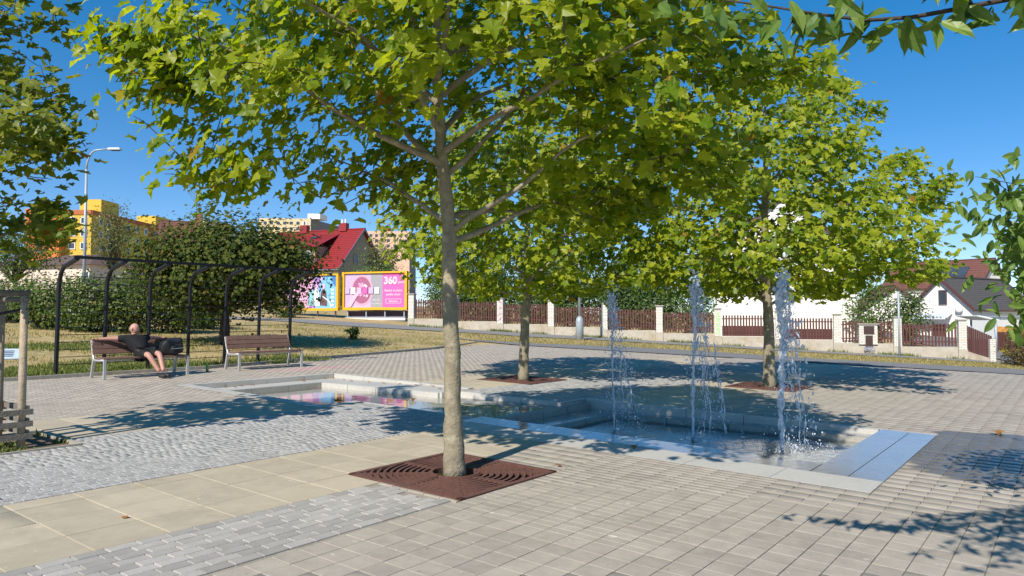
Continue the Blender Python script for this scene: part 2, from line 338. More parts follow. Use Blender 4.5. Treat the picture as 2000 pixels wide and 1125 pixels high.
def pieces(name, items, gap, th, ch, mat, rough=0.0, nobj=300, jit=.0012):
    """items: (u, v, du, dv) centres and sizes. The 300 that show largest become objects, the rest one joined part."""
    items = clip(items); W = [(it, uv(it[0], it[1])) for it in items]
    key = lambda t: (0 if seen(t[1], 5) else 1, t[1][0]**2+t[1][1]**2)
    W.sort(key=key); near, far = W[:nobj], W[nobj:]
    cache = {}
    for it, p in near:
        k = (round(it[2],3), round(it[3],3), random.randrange(5) if rough else 0)
        if k not in cache:
            b = MB().box((0,0,-th/2), (it[2]-gap, it[3]-gap, th), ch=ch)
            if rough: b.v = [(x+random.uniform(-rough,rough), y+random.uniform(-rough,rough), z+(random.uniform(-rough,rough)*.7 if z > -th/2 else 0)) for x,y,z in b.v]
            cache[k] = b.build(name, mat, plaza); o = cache[k]
        else: o = link(name, cache[k].data, plaza)
        o.location = (p[0], p[1], p[2]+random.uniform(-jit, jit)); o.rotation_euler = TE
    if not far: return
    A = np.array([it for it, _ in far]); n = len(A)
    hx, hy = (A[:,2]-gap)/2, (A[:,3]-gap)/2
    sx = np.array([-1,1,1,-1]); sy = np.array([-1,-1,1,1])
    top = rng.uniform(-jit, jit, n)
    def ring(ins, z): return np.stack([A[:,0:1]+sx*(hx[:,None]-ins), A[:,1:2]+sy*(hy[:,None]-ins), np.broadcast_to((top+z)[:,None], (n,4))], -1)
    Q = np.concatenate([ring(0,-th), ring(0,-ch), ring(ch,0)], 1)
    if rough: Q[:,4:] += rng.uniform(-rough, rough, Q[:,4:].shape)*np.array([1,1,.7])
    u, v, z = Q[...,0], Q[...,1], Q[...,2]
    V = np.stack([S*u-C*v, C*u+S*v, SV*v+z], -1).reshape(-1,3)
    F0 = np.array([(i,(i+1)%4,4+(i+1)%4,4+i) for i in range(4)]+[(4+i,4+(i+1)%4,8+(i+1)%4,8+i) for i in range(4)]+[(8,9,10,11)])
    F = (F0[None]+12*np.arange(n)[:,None,None]).reshape(-1,4)
    npmesh(name+'_field', V, F, mat, plaza, kind='stuff')
T0, T4 = 6.636, 5.025                                   # near band of tan slabs
rows = [(6.636-.1157,.2314)]+[(6.404-.2298-.4597*k,.4597) for k in range(3)]
tan = [(2.147+.498*(k+.5), v, .498, dv) for k in range(-9,43) for v, dv in rows if free(2.147+.498*(k+.5), v, .2, .2)]
TF0, TF1 = 9.15, 10.83
tan += [(2.147+.498*(k+.5), TF0+.21+.42*r, .498, .42) for k in range(-9,43) for r in range(4) if free(2.147+.498*(k+.5), TF0+.21+.42*r, .2, .2)]
pieces('tan_slab', tan, .008, .05, .003, m_tan)
cob = []
v = 6.70
while v < 9.12:
    u = -2.5+random.uniform(0,.1)
    while u < 17.5:
        d = random.uniform(.068,.10); 
        if free(u+d/2, v, .1, .1): cob.append((u+d/2, v+random.uniform(-.006,.006), d, .086))
        u += d
    v += .086
pieces('granite_sett', cob, .007, .05, .003, m_cob, rough=.002, jit=.0012)
MB().add([uv(-2.6,6.64,-.008),uv(17.5,6.64,-.008),uv(17.5,9.14,-.008),uv(-2.6,9.14,-.008)],[(0,1,2,3)]) if False else None
brk = []
r = 0; v = T4-.05
while v > 4.08:
    u0 = -2.5+(.1 if r % 2 else 0)+.03*math.sin(r*2.3)
    brk += [(u0+.2*k, v, .2, .1) for k in range(0, 36) if free(u0+.2*k, v, .2, .1) and u0+.2*k < 4.5]
    v -= .1; r += 1
pieces('brick_paver', brk, .008, .05, .004, m_brk); brk = []
r = 0; v = TF1+.05
while v < 20.5:
    u0 = -2+(.1 if r % 2 else 0)
    brk += [(u0+.2*k, v, .2, .1) for k in range(0, 130) if u0+.2*k < 23.9 and v < vk(u0+.2*k)-.06 and free(u0+.2*k, v, .2, .1)]
    v += .1; r += 1
pieces('paving_brick', brk, .007, .05, .004, m_brk2)
def chalk(m, cx, cy, rx, ry, col, amt):
    n = m.node_tree.nodes; l = m.node_tree.links; b = n['Principled BSDF']; geo = n.new('ShaderNodeNewGeometry'); mp = n.new('ShaderNodeMapping'); mp.vector_type = 'TEXTURE'
    p = uv(cx, cy); mp.inputs['Location'].default_value = (p[0], p[1], 0); mp.inputs['Rotation'].default_value = (0, 0, UANG); mp.inputs['Scale'].default_value = (rx, ry, 50); l.new(geo.outputs['Position'], mp.inputs[0])
    ln = n.new('ShaderNodeVectorMath'); ln.operation = 'LENGTH'; l.new(mp.outputs[0], ln.inputs[0]); nz = n.new('ShaderNodeTexNoise'); nz.inputs['Scale'].default_value = 3.5; nz.inputs['Detail'].default_value = 6; l.new(geo.outputs['Position'], nz.inputs['Vector'])
    ad = n.new('ShaderNodeMath'); l.new(ln.outputs['Value'], ad.inputs[0]); l.new(nz.outputs[0], ad.inputs[1]); mr = n.new('ShaderNodeMapRange'); mr.inputs[1].default_value = .6; mr.inputs[2].default_value = 1.5; mr.inputs[3].default_value = amt; mr.inputs[4].default_value = 0; l.new(ad.outputs[0], mr.inputs[0])
    old = b.inputs['Base Color'].links[0].from_socket; mx = n.new('ShaderNodeMix'); mx.data_type = 'RGBA'; l.new(mr.outputs[0], mx.inputs[0]); l.new(old, mx.inputs[6]); mx.inputs[7].default_value = (*col, 1); l.new(mx.outputs[2], b.inputs['Base Color'])
chalk(m_brk2, 11.3, 14.75, 1.7, .45, (.58,.28,.30), .6)
pav = []
VB = v_b = round(T4-.1*r, 3)
v = 4.925-.2
k = 0
vedge = 4.075
for iv in range(64):
    v = vedge-.1-.2*iv
    if v < -7.6: break
    u = -3.0
    while u < 23.9:
        half = (u > 4.35 and v > 2.35)
        d = .1 if half else .2
        if free(u+d/2, v, d*.9, .18): pav.append((u+d/2, v, d, .2))
        u += d
for iv in range(5):                                     # right of the bricks, between tan band and the edge
    v = T4-.1-.19*iv
    u = 4.55
    while u < 23.9:
        if free(u+.1, v, .18, .17): pav.append((u+.1, v, .2, .19))
        u += .2
# fill beyond the setts to the far edge
u = 17.6
while u < 23.8:
    for iv in range(12):
        if free(u+.1, 6.74+.2*iv, .2, .2): pav.append((u+.1, 6.74+.2*iv, .2, .2))
    u += .2
wetten(m_pav, 10.1, .72, 1.9, 1.0, .40, .33)
pieces('square_paver', pav, .0065, .05, .002, m_pav)
# kerb of single stones between the square and the lawn
kerb = struct(MB().add([uv(-6,16.2,-.3),uv(-5.9,16.2,-.3),uv(-5.9,16.25,-.3)],[(0,1,2)]).build('kerb', m_kerb))
L = 0; KP = []
for (a0,b0),(a1,b1) in zip(KERB[:-1], KERB[1:]):
    n = max(1, round(math.hypot(a1-a0, b1-b0)/1.0)); KP += [((a0+(a1-a0)*t/n, b0+(b1-b0)*t/n),(a0+(a1-a0)*(t+1)/n, b0+(b1-b0)*(t+1)/n)) for t in range(n)]
for p, q in KP:
    A = Vector(uv(*p)); B = Vector(uv(*q)); d = (B-A)*.004
    MB().bar(A+d+Vector((0,0,-.02)), B-d+Vector((0,0,-.02)), .10, .18).build('kerb_stone', m_kerb, kerb)

# ------------------------------------------------------------------ pools cut into the slope
ZT1, ZW1, ZF1 = .195, .098, .055        # upper pool: tread, water, floor (level)
ZS = .092                                # spillway between the pools
ZT2, ZW2, ZF2 = -.02, -.095, -.14        # fountain basin: tread, water, floor
def flatz(u, v, z): p = uv(u, v); return (p[0], p[1], z)
def slabz(parent, name, mat, u0, u1, v0, v1, z, th, n=1, along='u', gap=.006):
    """level blocks of a tread or floor, split by joints. z None follows the slope"""
    for k in range(n):
        a, b, c_, d = u0, u1, v0, v1
        if along == 'u': a, b = u0+(u1-u0)*k/n+gap/2, u0+(u1-u0)*(k+1)/n-gap/2
        else: c_, d = v0+(v1-v0)*k/n+gap/2, v0+(v1-v0)*(k+1)/n-gap/2
        T = [(a,c_),(b,c_),(b,d),(a,d)]
        zt = [(SV*q[1]+.001 if z is None else z) for q in T]
        bot = [flatz(*q, zz-th) for q, zz in zip(T, zt)]
        top = [flatz(*q, zz) for q, zz in zip(T, zt)]
        MB().add(bot+top, [(3,2,1,0),(4,5,6,7),(0,1,5,4),(1,2,6,5),(2,3,7,6),(3,0,4,7)]).build(name, mat, parent)
def wall_blocks(parent, name, mat, p, q, ztop, zbot, th, side, n, gap=.012):
    """vertical riser blocks from (u,v) p to q; ztop None = follows the slope. side: thickness direction in u,v"""
    for k in range(n):
        t0, t1 = k/n, (k+1)/n
        Ln = math.hypot(q[0]-p[0], q[1]-p[1]); e = gap/2/Ln
        A = (p[0]+(q[0]-p[0])*(t0+e), p[1]+(q[1]-p[1])*(t0+e)); B = (p[0]+(q[0]-p[0])*(t1-e), p[1]+(q[1]-p[1])*(t1-e))
        T = [A, B, (B[0]+side[0]*th, B[1]+side[1]*th), (A[0]+side[0]*th, A[1]+side[1]*th)]
        zt = [(SV*c_[1]+.002 if ztop is None else ztop) for c_ in T]
        MB().add([flatz(*c_, zbot) for c_ in T]+[flatz(*c_, z) for c_, z in zip(T, zt)],
                 [(3,2,1,0),(4,5,6,7),(0,1,5,4),(1,2,6,5),(2,3,7,6),(3,0,4,7)]).build(name, mat, parent)
def sheet(name, u0, u1, v0, v1, z, mat, parent=None, n=1):
    return MB().add([flatz(u0,v0,z), flatz(u1,v0,z), flatz(u1,v1,z), flatz(u0,v1,z)], [(0,1,2,3)]).build(name, mat, parent)
up = struct(sheet('pool', 7.0, 11.2, 9.1, 13.8, ZF1, m_floor))
wall_blocks(up, 'coping', m_gran, (7.2,13.55), (10.95,13.55), None, ZT1-.1, .14, (0,-1), 4)           # back riser
wall_blocks(up, 'coping', m_gran, (10.95,13.40), (10.95,9.35), None, ZT1-.1, .14, (-1,0), 4)          # far riser
wall_blocks(up, 'coping', m_gran, (7.2,13.40), (7.2,9.3), None, ZF1-.1, .22, (1,0), 4)                # near rim
slabz(up, 'tread', m_gran, 7.43, 10.80, 12.8, 13.40, ZT1, .18, 4, 'u')
slabz(up, 'tread', m_gran, 10.0, 10.80, 9.3, 12.79, ZT1, .18, 3, 'v')
wall_blocks(up, 'riser', m_riser, (7.43,12.795), (9.99,12.795), ZT1-.004, ZF1-.1, .05, (0,-1), 3)
wall_blocks(up, 'riser', m_gran, (9.995,12.74), (9.995,9.35), ZT1-.004, ZF1-.1, .05, (-1,0), 4)
wall_blocks(up, 'coping', m_gran, (7.43,9.3), (8.1,9.3), None, ZF1-.1, .16, (0,1), 1)
struct(sheet('water', 7.42, 9.94, 9.3, 12.74, ZW1, water_mat('still_water', (.96,.97,.96), .05, 3, .04)))
sp = struct(sheet('spillway', 8.1, 10.3, 6.9, 9.3, ZS-.06, m_floor))
for c0 in range(4): slabz(sp, 'granite_slab', m_gran, 8.1+.55*c0+.003, 8.1+.55*(c0+1)-.003, 6.885, 9.29, ZS, .05, 3, 'v')
wall_blocks(sp, 'edge_stone', m_gran, (8.1,6.9), (8.1,9.3), None, ZS-.1, .08, (-1,0), 3)
wall_blocks(sp, 'edge_stone', m_gran, (10.3,6.9), (10.3,9.3), None, ZS-.1, .08, (1,0), 3)
struct(sheet('water', 8.12, 10.28, 6.9, 9.3, ZS+.0045, water_mat('thin_water', (.95,.96,.96), .06, 5)))
fb = struct(sheet('fountain_basin', 8.1, 11.0, 2.0, 6.4, ZF2, m_floor))
slabz(fb, 'granite_slab', m_wetg, 7.75, 8.24, 2.155, 6.86, None, .3, 5, 'v')
slabz(fb, 'granite_slab', m_gran, 7.205, 7.745, 1.48, 6.86, None, .3, 6, 'v')
slabz(fb, 'granite_slab', m_wetg, 7.755, 11.195, 1.48, 1.79, None, .3, 4, 'u')
slabz(fb, 'granite_slab', m_wetg, 7.755, 11.195, 1.80, 2.145, None, .3, 4, 'u')
wall_blocks(fb, 'coping', m_gran, (11.2,2.16), (11.2,6.86), None, ZT2-.1, .12, (-1,0), 5)
slabz(fb, 'tread', m_wetg, 10.85, 11.075, 2.155, 6.73, ZT2, .14, 5, 'v')
wall_blocks(fb, 'riser', m_riser, (10.845,2.15), (10.845,6.2), ZT2-.004, ZF2-.1, .05, (-1,0), 4)
wall_blocks(fb, 'riser', m_riser, (8.25,6.87), (11.05,6.87), ZS-.003, ZT2-.1, .10, (0,-1), 4)
slabz(fb, 'tread', m_wetg, 8.25, 10.84, 6.2, 6.76, ZT2, .14, 3, 'u')
wall_blocks(fb, 'riser', m_riser, (8.25,6.195), (10.79,6.195), ZT2-.004, ZF2-.1, .05, (0,-1), 3)
wall_blocks(fb, 'edge_stone', m_gran, (10.3,6.875), (11.15,6.875), None, ZS-.2, .06, (0,1), 1)
struct(sheet('water', 8.24, 10.80, 2.15, 6.14, ZW2, water_mat('rippled_water', (.93,.96,.97), .5, 9, .05, 1.27)))

# ------------------------------------------------------------------ tree grates
def make_grate(label):
    g = thing('tree_grate', label, 'tree grate', group='square cast iron tree grates')
    a = .705
    def ok(x, y): return max(abs(x), abs(y)) < a-.05
    for qd in range(4):                                   # four cast quarters, split along the axes
        q0 = math.pi/2*qd; mb = MB()
        ex = Vector((math.cos(q0), math.sin(q0), 0)); ey = Vector((-math.sin(q0), math.cos(q0), 0))
        r = .245
        while r < .95:
            n = 16; pts = []
            for k in range(n+1):
                t = q0+R(1.2)+(math.pi/2-R(2.4))*k/n
                pts.append((r*math.cos(t), r*math.sin(t)))
            for (x0,y0),(x1,y1) in zip(pts[:-1], pts[1:]):
                if ok((x0+x1)/2, (y0+y1)/2):
                    nrm = Vector(((x0+x1)/2, (y0+y1)/2, 0)).normalized()
                    mb.add([Vector((x0,y0,z))+nrm*s_*.013 for z in (-.03,.004) for s_ in (-1,1)]+[Vector((x1,y1,z))+nrm*s_*.013 for z in (-.03,.004) for s_ in (-1,1)],
                           [(0,1,3,2),(4,6,7,5),(2,3,7,6),(0,4,5,1),(0,2,6,4),(1,5,7,3)])
            r += .061
        for t, r1 in ((R(1.6), a-.03), (R(45), a*1.30), (R(88.4), a-.03)):
            d = Vector((math.cos(q0+t), math.sin(q0+t), 0)); mb.bar(d*.225+Vector((0,0,-.012)), d*r1+Vector((0,0,-.012)), .036, .036)
        c0 = (ex+ey)*a
        for A, B in ((ex*a, c0), (ey*a, c0)):
            A2 = A; ins = (ex if abs(A.dot(ex)) > .1 else ey)*(-.028)
            mb.bar(A2+ins+Vector((0,0,-.011)), B+ins+Vector((0,0,-.011)), .056, .04)
        for s_ in range(10):                              # hub ring
            t0 = q0+R(1)+R(88)*s_/10; t1 = q0+R(1)+R(88)*(s_+1)/10
            mb.bar((.228*math.cos(t0), .228*math.sin(t0), -.008), (.228*math.cos(t1), .228*math.sin(t1), -.008), .03, .044)
        mb.build('grate_quarter', m_rust, g)
    MB().box((0,0,-.13), (1.40,1.40,.02)).build('soil_bed', m_soil, g)
    return g
GL = ['rusty brown square grate round the nearest plane tree trunk', 'rusty square grate round the small plane tree behind the pool', 'rusty square grate round the plane tree behind the fountain jets']
for k, ((u, v, g), lb) in enumerate(zip(GRATES, GL)):
    o = make_grate(lb); o.location = uv(u, v, .003); o.rotation_euler = TE
# soil pit of the staked tree
tp = struct(MB().add([uv(PIT[0],PIT[2],-.02),uv(PIT[1],PIT[2],-.02),uv(PIT[1],PIT[3],-.02),uv(PIT[0],PIT[3],-.02)],[(0,1,2,3)]).build('planting_bed', m_soil))
for a, b in (((PIT[0],PIT[2]),(PIT[1],PIT[2])),((PIT[1],PIT[2]),(PIT[1],PIT[3])),((PIT[1],PIT[3]),(PIT[0],PIT[3]))):
    MB().bar(Vector(uv(*a,-.02)), Vector(uv(*b,-.02)), .05, .07).build('edging_stone', m_kerb, tp)

# ------------------------------------------------------------------ leaves and trees
PLANE = [(0,-.5),(.16,-.44),(.46,-.36),(.30,-.12),(.52,.10),(.24,.10),(.20,.26),(0,.56),(-.20,.26),(-.24,.10),(-.52,.10),(-.30,-.12),(-.46,-.36),(-.16,-.44)]
PLANE2 = [(0,-.5),(.42,-.34),(.26,-.06),(.5,.12),(.18,.2),(0,.56),(-.18,.2),(-.5,.12),(-.26,-.06),(-.42,-.34)]
OVAL = [(0,-.5),(.07,-.44),(.14,-.32),(.185,-.18),(.20,-.03),(.185,.11),(.14,.25),(.07,.38),(.02,.47),(0,.56)]; OVAL += [(-a,b) for a,b in OVAL[-2:0:-1]]
RHOMB = [(0,-.5),(.3,0),(0,.5),(-.3,0)]
def leaf_arrays(shape, fold=.18, droop=.25, centre=True):
    o = np.array(shape); z = fold*np.abs(o[:,0])-droop*np.clip(o[:,1]+.1, 0, 9)**2
    V = np.column_stack([o, z]); n = len(V)
    if not centre: return V, np.array([list(range(n))])
    V = np.vstack([V, [0,0,-.01]]); return V, np.array([(k,(k+1)%n,n) for k in range(n)])
def frames(nrm, rg, tipdir=None):
    """random leaf frames: normal as given, tip direction random in the plane (or near tipdir)"""
    n = len(nrm); nrm = nrm/np.linalg.norm(nrm, axis=1, keepdims=True)
    t = rg.normal(size=(n,3)) if tipdir is None else tipdir+rg.normal(size=(n,3))*.45
    t -= nrm*np.sum(t*nrm, 1, keepdims=True); t /= np.linalg.norm(t, axis=1, keepdims=True)
    return np.cross(t, nrm), t, nrm
def leaves_mesh(name, pos, nrm, size, shape, mat, parent, rg, nobj=0, tipdir=None, fold=.18, droop=.25, centre=True, crump=.075):
    LV, LF = leaf_arrays(shape, fold, droop, centre)
    x, y, z = frames(nrm, rg, tipdir)
    if nobj:                                              # the leaves that show largest are objects
        d = np.linalg.norm(pos+np.array(parent.location)-np.array([0,0,EYE]), axis=1)/size
        vis = np.array([seen(p_, 0) for p_ in pos+np.array(parent.location)]); order = np.argsort(d+np.where(vis, 0, 1e6))
        pick = order[:nobj]; keep = np.setdiff1d(np.arange(len(pos)), pick)
        protos = []
        for q in range(6):
            v2 = LV.copy(); v2[:,2] += rg.normal(size=len(v2))*crump; v2[:,2] -= .35*np.abs(v2[:,0])**2*(q % 3); me = bpy.data.meshes.new('leaf'); me.from_pydata(v2.tolist(), [], LF.tolist()); me.materials.append(mat); protos.append(me)
        for k in pick:
            o = link('leaf', protos[int(k) % 6], parent)
            o.matrix_local = Matrix.Translation(pos[k].tolist()) @ Matrix(np.stack([x[k],y[k],z[k]],1).tolist()).to_4x4() @ Matrix.Scale(float(size[k]), 4)
        pos, x, y, z, size = pos[keep], x[keep], y[keep], z[keep], size[keep]
    n = len(pos); W = LV[None]*size[:,None,None]; W[...,2] += rg.normal(size=W.shape[:2])*crump*size[:,None]
    V = pos[:,None]+W[...,0:1]*x[:,None]+W[...,1:2]*y[:,None]+W[...,2:3]*z[:,None]
    F = (LF[None]+len(LV)*np.arange(n)[:,None,None]).reshape(-1, LF.shape[1])
    return npmesh(name, V.reshape(-1,3), F, mat, parent, kind='stuff')
def tubes_np(name, segs, mat, parent, kind=None, n=4):
    mb = MB()
    for pts, rad in segs: mb.tube(pts, rad, n, cap=False)
    o = mb.build(name, mat, parent)
    if kind: o['kind'] = kind
    return o
def plane_tree(name, label, loc, trunk, trad, env, limbs, ntips, per, lsize, mat, shape, seed, nobj=0, lobes=(), squash=(1,1), bark=None, spread=.34, gap_z=None):
    """trunk: list of local points; env: [(z, radius)] crown envelope; limbs: (z, azimuth, elevation, length)"""
    rg = np.random.default_rng(seed); rd = random.Random(seed)
    t = thing(name, label, 'tree', loc, group='plane trees on the square')
    mb = MB(); pts = [Vector(p) for p in trunk]
    fine = []; fr = []
    for k in range(len(pts)-1):
        for q in range(6):
            a = q/6; fine.append(pts[k].lerp(pts[k+1], a)+Vector((rd.uniform(-.008,.008), rd.uniform(-.008,.008), 0))); fr.append((trad[k]*(1-a)+trad[k+1]*a)*rd.uniform(.96,1.04))
    fine.append(pts[-1]); fr.append(trad[-1])
    mb.tube(fine, fr, 14).build('trunk', bark or m_bark, t, smooth=True)
    def trunk_at(z):
        for a, b in zip(pts[:-1], pts[1:]):
            if a.z <= z <= b.z: return a.lerp(b, (z-a.z)/(b.z-a.z))
        return pts[-1]
    zs = [e[0] for e in env]; rs = [e[1] for e in env]
    nodes = [np.array(p) for p in fine if p.z > zs[0]]; nrad = [.03]*len(nodes)
    for (z, az, el, ln) in limbs:
        p = trunk_at(z); d = Vector((math.cos(R(az))*math.cos(R(el)), math.sin(R(az))*math.cos(R(el)), math.sin(R(el))))
        path = [p.copy()]; n = 9
        for k in range(n):
            d = (d+Vector((rd.uniform(-.22,.22), rd.uniform(-.22,.22), rd.uniform(-.20,.17)))).normalized(); path.append(path[-1]+d*ln/n)
        r0 = .013+.009*ln; rad = [r0*(1-.78*k/n) for k in range(n+1)]
        MB().tube(path, rad, 8, cap=False).build('branch', bark or m_bark, t, smooth=True)
        for k in range(2, n+1): nodes.append(np.array(path[k])); nrad.append(rad[k])
    tips = []
    ztop, zbot = zs[-1], zs[0]
    while len(tips) < ntips:
        z = rg.uniform(zbot, ztop); r = np.interp(z, zs, rs); rm = max(rs)
        if rg.uniform() > (r/rm)**1.6: continue
        a = rg.uniform(0, 2*math.pi); rr = r*math.sqrt(rg.uniform(.06, 1.0))
        if gap_z and ((rr < 1.1 and z < gap_z) or (rr*math.sin(a) < -.5 and abs(rr*math.cos(a)) < 1.3 and z < gap_z-.55)): continue      # bare inner crown
        wob = 1+.13*math.sin(3*a+seed)+.09*math.sin(7*a+z*2.1+seed*2)
        tips.append(np.array([rr*math.cos(a)*squash[0]*wob, rr*math.sin(a)*squash[1]*wob, z]))
    for (c_, r_, n_) in lobes:
        for k in range(n_):
            d = rg.normal(size=3); d /= np.linalg.norm(d); tips.append(np.array(c_)+d*r_*rg.uniform(0,1)**.5*np.array([1,1,.6]))
    tips.sort(key=lambda p_: np.hypot(p_[0], p_[1]))
    N = np.array(nodes); segs = []; LP = []; LN = []; LT = []
    for tp_ in tips:
        d2 = np.sum((N-tp_)**2, 1)+np.where(N[:,2] > tp_[2]+.15, .6, 0)+np.where(np.hypot(N[:,0],N[:,1]) > np.hypot(tp_[0],tp_[1])+.1, .8, 0)
        s0 = N[np.argmin(d2)]; L_ = np.linalg.norm(tp_-s0)
        m1 = s0*.6+tp_*.4+rg.normal(size=3)*.07*L_+np.array([0,0,.06*L_]); m2 = s0*.25+tp_*.75+rg.normal(size=3)*.06*L_+np.array([0,0,.05*L_])
        path = [s0, m1, m2, tp_]; segs.append((path, [.004+.0045*L_, .004+.003*L_, .004, .0025]))
        N = np.vstack([N, m1, m2, tp_])
        out = np.array([tp_[0], tp_[1], 0]); out /= max(np.linalg.norm(out), .1)
        for q in range(per):
            f_ = rg.uniform(.25, 1.08); base = s0*(1-f_)+tp_*f_ if L_ < 1.2 else m1*(1-f_)+tp_*f_
            LP.append(base+rg.normal(size=3)*spread*np.array([.42,.42,.30])); LN.append(np.array([0,0,.80])+out*.28+np.array([-.34,-.66,0])+rg.normal(size=3)*.46)
            LT.append(out+np.array([0,0,-.55]))
    tubes_np('twigs', segs, m_twig, t, 'stuff')
    LP = np.array(LP); LN = np.array(LN); LT = np.array(LT)
    leaves_mesh('foliage', LP, LN, lsize*rg.uniform(.42, 1.22, len(LP)), shape, mat, t, rg, nobj, tipdir=LT)
    return t
t1 = uv(5.30, 4.76, -.05)
limbs1 = [(2.28,12,28,2.2),(2.36,-20,34,2.0),(2.45,165,34,1.7),(2.5,60,30,2.2),(2.40,100,25,2.3),(2.92,20,42,2.3),(3.0,172,38,2.4),(3.05,205,28,2.6),(3.15,330,35,2.5),(3.3,75,35,2.4),(3.35,250,30,2.4),(3.5,130,35,2.5),
          (3.65,185,30,2.9),(3.7,5,30,2.8),(3.9,290,40,2.3),(4.1,45,38,2.5),(4.3,150,40,2.4),(4.5,220,42,2.3),(4.7,350,45,2.2),(5.1,100,50,1.8),(5.4,190,50,1.7),(5.7,20,55,1.5)]
plane_tree('plane_tree', 'large plane tree in the foreground with a pale trunk rising from a rusty grate', t1,
    [(0,0,0),(-.015,.0,.6),(-.03,0,1.2),(-.06,0,1.9),(-.055,0,2.4),(-.12,0,3.0),(-.18,.02,3.7),(-.2,.05,4.6),(-.15,.05,5.6),(-.1,.05,6.8)],
    [.112,.086,.077,.072,.069,.058,.047,.037,.026,.012],
    [(2.55,.9),(2.8,1.9),(3.1,2.5),(3.6,2.95),(4.2,3.05),(5.0,3.0),(5.8,2.6),(6.6,1.8),(7.3,.5)], limbs1, 860, 15, .150, m_leaf1, PLANE, 11, nobj=300,
    lobes=[((-2.35,-.1,2.85),.5,12),((-2.95,-.3,4.05),.5,16),((-2.5,-.4,3.7),.5,12),((2.6,.4,3.2),.7,24),((1.7,1.0,2.75),.7,22),((3.0,-.2,4.0),.7,22)], squash=(1,.86), gap_z=3.85)
limbsB = [(1.75,10,30,2.3),(1.8,180,28,2.4),(1.9,95,25,2.2),(2.0,270,28,2.3),(2.2,45,32,2.5),(2.3,220,30,2.5),(2.6,140,35,2.4),(2.7,320,32,2.6),(3.1,0,38,2.5),(3.2,190,38,2.5),(3.6,80,42,2.2),(3.8,260,42,2.2),(4.2,30,48,2.0),(4.5,160,48,2.0),(5,300,55,1.6),(5.3,100,55,1.5)]
plane_tree('plane_tree', 'wide plane tree right of the fountain jets against open sky', uv(15.65,5.15,-.05),
    [(0,0,0),(.01,0,.7),(0,0,1.5),(-.04,0,2.4),(-.05,0,3.6),(0,.05,5.0),(.02,.05,6.6)], [.135,.118,.105,.09,.07,.045,.015],
    [(1.95,1.6),(2.25,3.0),(2.6,3.6),(3.2,3.5),(3.9,3.1),(4.7,2.6),(5.5,2.1),(6.3,1.5),(7.0,.9),(7.5,.25)], limbsB, 960, 15, .155, m_leaf2, PLANE2, 5,
    lobes=[((3.2,-.3,4.0),.75,26),((2.9,-.3,4.8),.5,12),((1.6,0,6.4),.5,14),((1.3,0,7.1),.3,5),((2.1,0,5.9),.4,8)], squash=(1,.9))
plane_tree('plane_tree', 'plane tree with slim pale trunk behind the pools, beside a grey lamp post', uv(12.93,9.62,-.05),
    [(0,0,0),(.03,0,.7),(.06,0,1.5),(.1,0,2.4),(.1,0,3.6),(.05,.05,5.0),(.02,.05,6.2)], [.125,.105,.095,.08,.06,.04,.015],
    [(1.9,1.5),(2.2,2.5),(2.7,3.0),(3.3,3.1),(4.0,2.9),(4.8,2.4),(5.6,1.7),(6.4,.8)], limbsB, 740, 15, .155, m_leaf2, PLANE2, 9)
plane_tree('plane_tree', 'staked plane tree with some orange leaves at the left picture edge', uv(2.62,9.4,-.05),
    [(0,0,0),(0,0,.7),(-.02,0,1.5),(-.03,0,2.4),(0,0,3.6),(.02,0,5.0),(0,.05,6.4)], [.07,.06,.055,.05,.04,.025,.01],
    [(2.0,.75),(2.35,1.0),(3.0,1.2),(3.8,1.2),(4.6,1.0),(5.4,.7),(6.2,.4),(6.9,.15)], [(z_,az_,el_,ln_*.40) for z_,az_,el_,ln_ in limbsB], 190, 12, .15, m_leafL, PLANE, 21, nobj=150,
    lobes=[((.75,.3,2.5),.3,8),((.95,.1,3.3),.3,8)])

def bush(name, label, cat, loc, rad, n, ls, mat, seed, trunk=0.0, group=None, shape=RHOMB, lump=.25, trad=.07, upbias=.6, flatbot=False, tpath=None, stake=False, clump=26):
    """crown of leaf clumps on stems; trunk = clear stem height"""
    rg = np.random.default_rng(seed); t = thing(name, label, cat, loc, group=group); rad = np.array(rad, float)
    cz = trunk+rad[2]
    nc = max(10, n//clump); d = rg.normal(size=(nc,3)); d /= np.linalg.norm(d, axis=1, keepdims=True)
    rr = rg.uniform(.25, 1, nc)**.45; c_ = d*rr[:,None]*rad*(1+lump*rg.uniform(-1,.6,(nc,1)))
    if flatbot: c_[:,2] = np.maximum(c_[:,2], -rad[2]*.75+rg.uniform(0,.2,nc))
    c_[:,2] += cz; k = rg.integers(0, nc, n)
    cs = rad.mean()*.20
    pos = c_[k]+rg.normal(size=(n,3))*cs*np.array([1,1,.8])
    pos[:,2] = np.maximum(pos[:,2], .03)
    out = (pos-np.array([0,0,cz]))/rad; nrm = out*.9+rg.normal(size=(n,3))*.6+np.array([-.15,-.35,upbias])
    leaves_mesh('foliage', pos, nrm, ls*rg.uniform(.6,1.3,n), shape, mat, t, rg, centre=False, fold=0, droop=.3)
    segs = []
    for q in range(min(nc, 40)): 
        b0 = np.array([0,0,trunk*.9 if trunk else .02])+rg.normal(size=3)*np.array([.05,.05,0])*(1 if trunk else rad[0]*4)
        segs.append(([b0, b0*.4+c_[q]*.6+rg.normal(size=3)*.05*rad.mean(), c_[q]], [.02*rad.mean()+.006, .012, .006]))
    tubes_np('stems', segs, m_dbark, t, 'stuff')
    if trunk: MB().tube([(0,0,-.05),(.02,0,trunk*.5),(0,0,trunk),(0,.03,cz)], [trad*1.2,trad,trad*.9,trad*.4], 10).build('trunk', m_dbark, t, smooth=True)
    return t
def on(x, y, dz=0): return (x, y, h(x, y)+dz)

